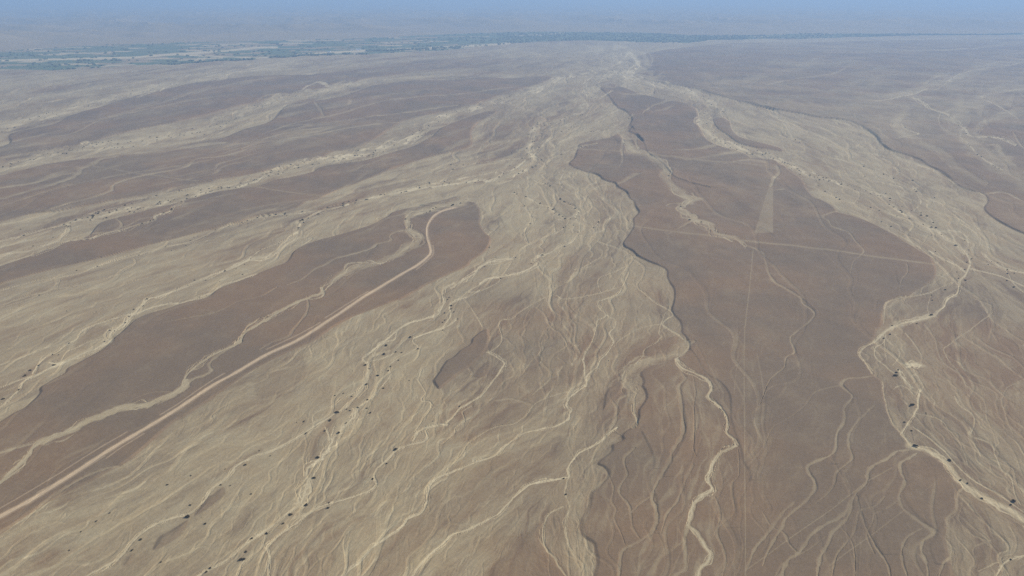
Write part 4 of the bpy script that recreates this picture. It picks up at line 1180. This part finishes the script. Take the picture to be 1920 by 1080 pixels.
for where, items in parsed:
    items = [i_ for i_ in items if (where, i_) in keep]
    nn = len(items)
    for i, (u, v, sz) in enumerate(items):
        total += 1
        x, y = ground(u, v + 1.0)
        x, y = float(x), float(y)
        sz = int(sz)
        m = float(mpp(u, v))
        rad = RAD[sz] * rs.uniform(0.85, 1.15) * min(1.5, max(1.0, (m / 1.1) ** 0.5))
        k = 3 if sz == 3 else rs.choice([0, 1, 2]) if sz else rs.choice([0, 1, 4])
        if i == 0: o_word = 'leftmost'
        elif i == nn - 1: o_word = 'rightmost'
        else: o_word = ORD[i]
        if False: lab = '%s shrub %s' % (WORD[sz], where)
        elif i in (0, nn - 1): lab = '%s %s shrub %s' % (o_word, WORD[sz], where)
        else: lab = '%s %s shrub from left %s' % (o_word, WORD[sz], where)
        e = bpy.data.objects.new('desert_shrub', None)
        e.empty_display_size = 1
        scene.collection.objects.link(e)
        e.location = (x, y, z_at(x, y))
        e.rotation_euler = (0, 0, rs.uniform(-0.5, 0.5) if k == 3 else rs.uniform(0, 6.28))
        e.scale = (rad, rad * rs.uniform(.8, 1.0), rad * rs.uniform(0.75, 1.0))
        e['label'] = lab[:200]; e['category'] = 'shrub'; e['group'] = 'shrubs scattered along the dry washes'
        for nm, me in (('crown', protos[k][0]), ('trunk', protos[k][1])):
            c = bpy.data.objects.new(nm, me)
            scene.collection.objects.link(c)
            c.parent = e
print('shrubs', total)
# the many more too far off to tell apart: one scatter of small bushes following the farther stream beds
rb = random.Random(77)
rest_xy = [tuple(float(q_) for q_ in ground(u, v)) + (RAD[int(sz)] * 1.1,) for u, v, sz in rest]
guard = 0
while len(rest_xy) < 800 and guard < 60000:
    guard += 1
    u, v = rb.uniform(-50, 1960), rb.uniform(125, 430)
    x, y = [float(q_) for q_ in ground(u, v)]
    c_, r_ = np.array([col_of(u)]), np.array([row_of(v)])
    if float(bil(silt, c_, r_)[0]) > 0.16:
        rest_xy.append((x, y, rb.uniform(1.8, 3.4)))
vs, fs = [], []
for x, y, rad in rest_xy:
    z0 = z_at(x, y)
    cv, cf = None, None
    for _ in range(26):
        a, t, q_ = rb.uniform(0, 6.283), rb.uniform(0.1, 1.0), rb.uniform(0.5, 1.0)
        c = Vector((x + rad * q_ * t * math.cos(a), y + rad * q_ * t * math.sin(a), z0 + rad * (0.15 + 0.6 * (1 - t * t) * q_)))
        ax = Vector((rb.uniform(-1, 1), rb.uniform(-1, 1), rb.uniform(-1, 1))).normalized()
        bx = ax.orthogonal().normalized(); cx_ = ax.cross(bx); sq = rad * rb.uniform(.2, .34)
        i = len(vs)
        for (p_, q2) in ((-1, -.6), (1, -.7), (.8, .7), (-.7, .9)):
            vs.append(c + bx * sq * p_ + cx_ * sq * q2)
        fs.append((i, i + 1, i + 2, i + 3))
o = mesh_obj('distant_shrubs', vs, fs, leaf_m)
o['kind'] = 'stuff'; o['category'] = 'shrubs'; o['label'] = 'tiny dark bushes peppering the far pale stream beds'

# ------------------------------------------------------------------ trees of the far valley: one wood nobody could count
wood_m, nt = mat_new('valley_leaves')
b = nt.nodes['Principled BSDF']; b.inputs['Roughness'].default_value = 0.9
geo = nt.nodes.new('ShaderNodeTexCoord')
nt.links.new(mix(rng_map(tex_noise(0.02, 3), 0.35, 0.65, 0, 1), (0.085, 0.12, 0.07), (0.12, 0.16, 0.085)), b.inputs['Base Color'])

def wood(name, spots, label, seed):
    r = random.Random(seed)
    vs, fs = [], []
    for (x, y, s, h) in spots:
        z0 = z_at(x, y)
        i = len(vs)
        n = 7
        for (rr, zz) in ((0.35, -0.05), (1.0, 0.35), (0.75, 0.8)):
            for j in range(n):
                a = 2 * math.pi * (j + r.uniform(-.3, .3)) / n
                q_ = rr * s * r.uniform(0.7, 1.2)
                vs.append((x + q_ * math.cos(a), y + q_ * math.sin(a), z0 + h * zz * r.uniform(0.85, 1.15)))
        vs.append((x, y, z0 + h))
        for b_ in (0, 1):
            for j in range(n):
                fs.append((i + b_ * n + j, i + b_ * n + (j + 1) % n, i + (b_ + 1) * n + (j + 1) % n, i + (b_ + 1) * n + j))
        for j in range(n):
            fs.append((i + 2 * n + j, i + 2 * n + (j + 1) % n, i + 3 * n))
    o = mesh_obj(name, vs, fs, wood_m)
    o['kind'] = 'stuff'; o['label'] = label; o['category'] = 'trees'
    return o
spots = []
rw = random.Random(3)
tries = 0
while len(spots) < 2600 and tries < 200000:
    tries += 1
    u = rw.uniform(-250, 2200)
    a_, b_ = np.interp(u, VT[:, 0], VT[:, 1]), np.interp(u, VB[:, 0], VB[:, 1])
    v = rw.uniform(a_ + 0.3, b_ - 0.3)
    x, y = [float(t) for t in ground(u, v)]
    d = float(np.interp(u, [0, 300, 480, 700, 850, 950, 1350, 1500, 1900], [.28, .26, .18, .2, .45, 1, 1, .7, .6]))
    hed = abs(float(noise(np.array([x / 520.0]), np.array([y / 260.0]), 5)[0]))
    if d < 0.9 and hed > 0.10 * d / 0.35: continue
    spots.append((x, y, rw.uniform(9, 20), rw.uniform(7, 14)))
wood('valley_trees', spots, 'hazy green band of trees and hedges among fields in the far valley', 1)
belt = []
for (u0, v0, u1, v1, n) in ((688, 95.5, 722, 94.5, 70), (722, 95, 800, 91, 60), (800, 91, 865, 88, 40), (508, 108, 532, 107.5, 22), (532, 108, 580, 104.5, 60), (582, 104, 626, 102, 45), (643, 101, 660, 101, 20), (668, 103, 690, 102, 18), (300, 122, 400, 115, 40), (400, 115, 480, 112, 35)):
    for _ in range(n):
        t = rw.random()
        u, v = u0 + (u1 - u0) * t, v0 + (v1 - v0) * t + rw.uniform(-.7, .7)
        x, y = [float(q_) for q_ in ground(u, v)]
        belt.append((x, y, rw.uniform(10, 19), rw.uniform(9, 18)))
wood('tree_belt', belt, 'dark tree belt along the near edge of the farmland at upper left', 2)

# ------------------------------------------------------------------ farm sheds in the valley
roof_m, nt = mat_new('white_roof'); b = nt.nodes['Principled BSDF']; b.inputs['Roughness'].default_value = 0.5
geo = nt.nodes.new('ShaderNodeTexCoord')
nt.links.new(mix(tex_noise(0.4, 3), (0.78, 0.78, 0.76), (0.88, 0.88, 0.86)), b.inputs['Base Color'])
wall_m, nt = mat_new('pale_wall'); b = nt.nodes['Principled BSDF']; b.inputs['Roughness'].default_value = 0.9
geo = nt.nodes.new('ShaderNodeTexCoord')
nt.links.new(mix(tex_noise(0.8, 3), (0.5, 0.45, 0.38), (0.62, 0.57, 0.48)), b.inputs['Base Color'])
door_m, nt = mat_new('dark_door'); b = nt.nodes['Principled BSDF']
geo = nt.nodes.new('ShaderNodeTexCoord')
nt.links.new(mix(tex_noise(2, 3), (0.05, 0.04, 0.03), (0.1, 0.08, 0.06)), b.inputs['Base Color'])
def shed(u, v, L, W, hh, rot, label):
    x, y = [float(t) for t in ground(u, v)]
    e = bpy.data.objects.new('farm_shed', None)
    scene.collection.objects.link(e)
    e.location = (x, y, z_at(x, y) - 0.2); e.rotation_euler = (0, 0, rot)
    e['label'] = label; e['category'] = 'shed'; e['group'] = 'white farm sheds in the far valley'
    a, c = L / 2, W / 2; rz = hh + W * 0.28
    mesh_obj('wall', [(-a, -c, 0), (a, -c, 0), (a, c, 0), (-a, c, 0), (-a, -c, hh), (a, -c, hh), (a, c, hh), (-a, c, hh), (-a, 0, rz), (a, 0, rz)],
             [(0, 1, 5, 4), (2, 3, 7, 6), (1, 2, 6, 9, 5), (3, 0, 4, 8, 7)], wall_m, e)
    o_ = 0.9; t = 0.35; g = 0.12
    sl = (rz - hh) / c
    ez = hh - o_ * sl + g
    mesh_obj('roof', [(-a - o_, -c - o_, ez), (a + o_, -c - o_, ez), (a + o_, 0, rz + g), (-a - o_, 0, rz + g), (a + o_, c + o_, ez), (-a - o_, c + o_, ez),
                      (-a - o_, -c - o_, ez + t), (a + o_, -c - o_, ez + t), (a + o_, 0, rz + g + t), (-a - o_, 0, rz + g + t), (a + o_, c + o_, ez + t), (-a - o_, c + o_, ez + t)],
             [(6, 7, 8, 9), (9, 8, 10, 11), (1, 0, 3, 2), (2, 3, 5, 4), (0, 1, 7, 6), (4, 5, 11, 10), (1, 2, 8, 7), (2, 4, 10, 8), (3, 0, 6, 9), (5, 3, 9, 11)], roof_m, e)
    mesh_obj('door', [(-2, -c - .15, 0), (2, -c - .15, 0), (2, -c - .15, 3.5), (-2, -c - .15, 3.5), (-2, -c - .02, 0), (2, -c - .02, 0), (2, -c - .02, 3.5), (-2, -c - .02, 3.5)],
             [(0, 1, 2, 3), (1, 5, 6, 2), (4, 0, 3, 7), (3, 2, 6, 7)], door_m, e)
shed(672, 93.2, 42, 20, 6, 0.05, 'brightest white-roofed shed on pale ground left of the dark tree belt')
shed(660, 94.2, 24, 12, 4, 0.1, 'small pale shed just left of the brightest white-roofed shed')
shed(617, 97.6, 30, 16, 5, -0.1, 'white-roofed shed at the left end of the pale farm clearing')

# ------------------------------------------------------------------ the air
hm = bpy.data.materials.new('haze'); hm.use_nodes = True
hn = hm.node_tree
hn.nodes.remove(hn.nodes['Principled BSDF'])
pv = hn.nodes.new('ShaderNodeVolumePrincipled')
pv.inputs['Color'].default_value = (*HAZE_COLOR, 1)
pv.inputs['Density'].default_value = HAZE_DENSITY
pv.inputs['Anisotropy'].default_value = 0.1
hn.links.new(pv.outputs['Volume'], hn.nodes['Material Output'].inputs['Volume'])
zmin = float(Z.min()) - 2.0
top = max(H + 12.0, float(Z.max()) + 5)
a = 200000.0
hv = [(sx * a, sy * a, z) for z in (zmin, top) for sx, sy in ((-1, -1), (1, -1), (1, 1), (-1, 1))]
hz = mesh_obj('haze', hv, [(3, 2, 1, 0), (4, 5, 6, 7), (0, 1, 5, 4), (1, 2, 6, 5), (2, 3, 7, 6), (3, 0, 4, 7)], hm)
hz['kind'] = 'stuff'
print('z range', Z.min(), Z.max(), 'verts', NR * NC)
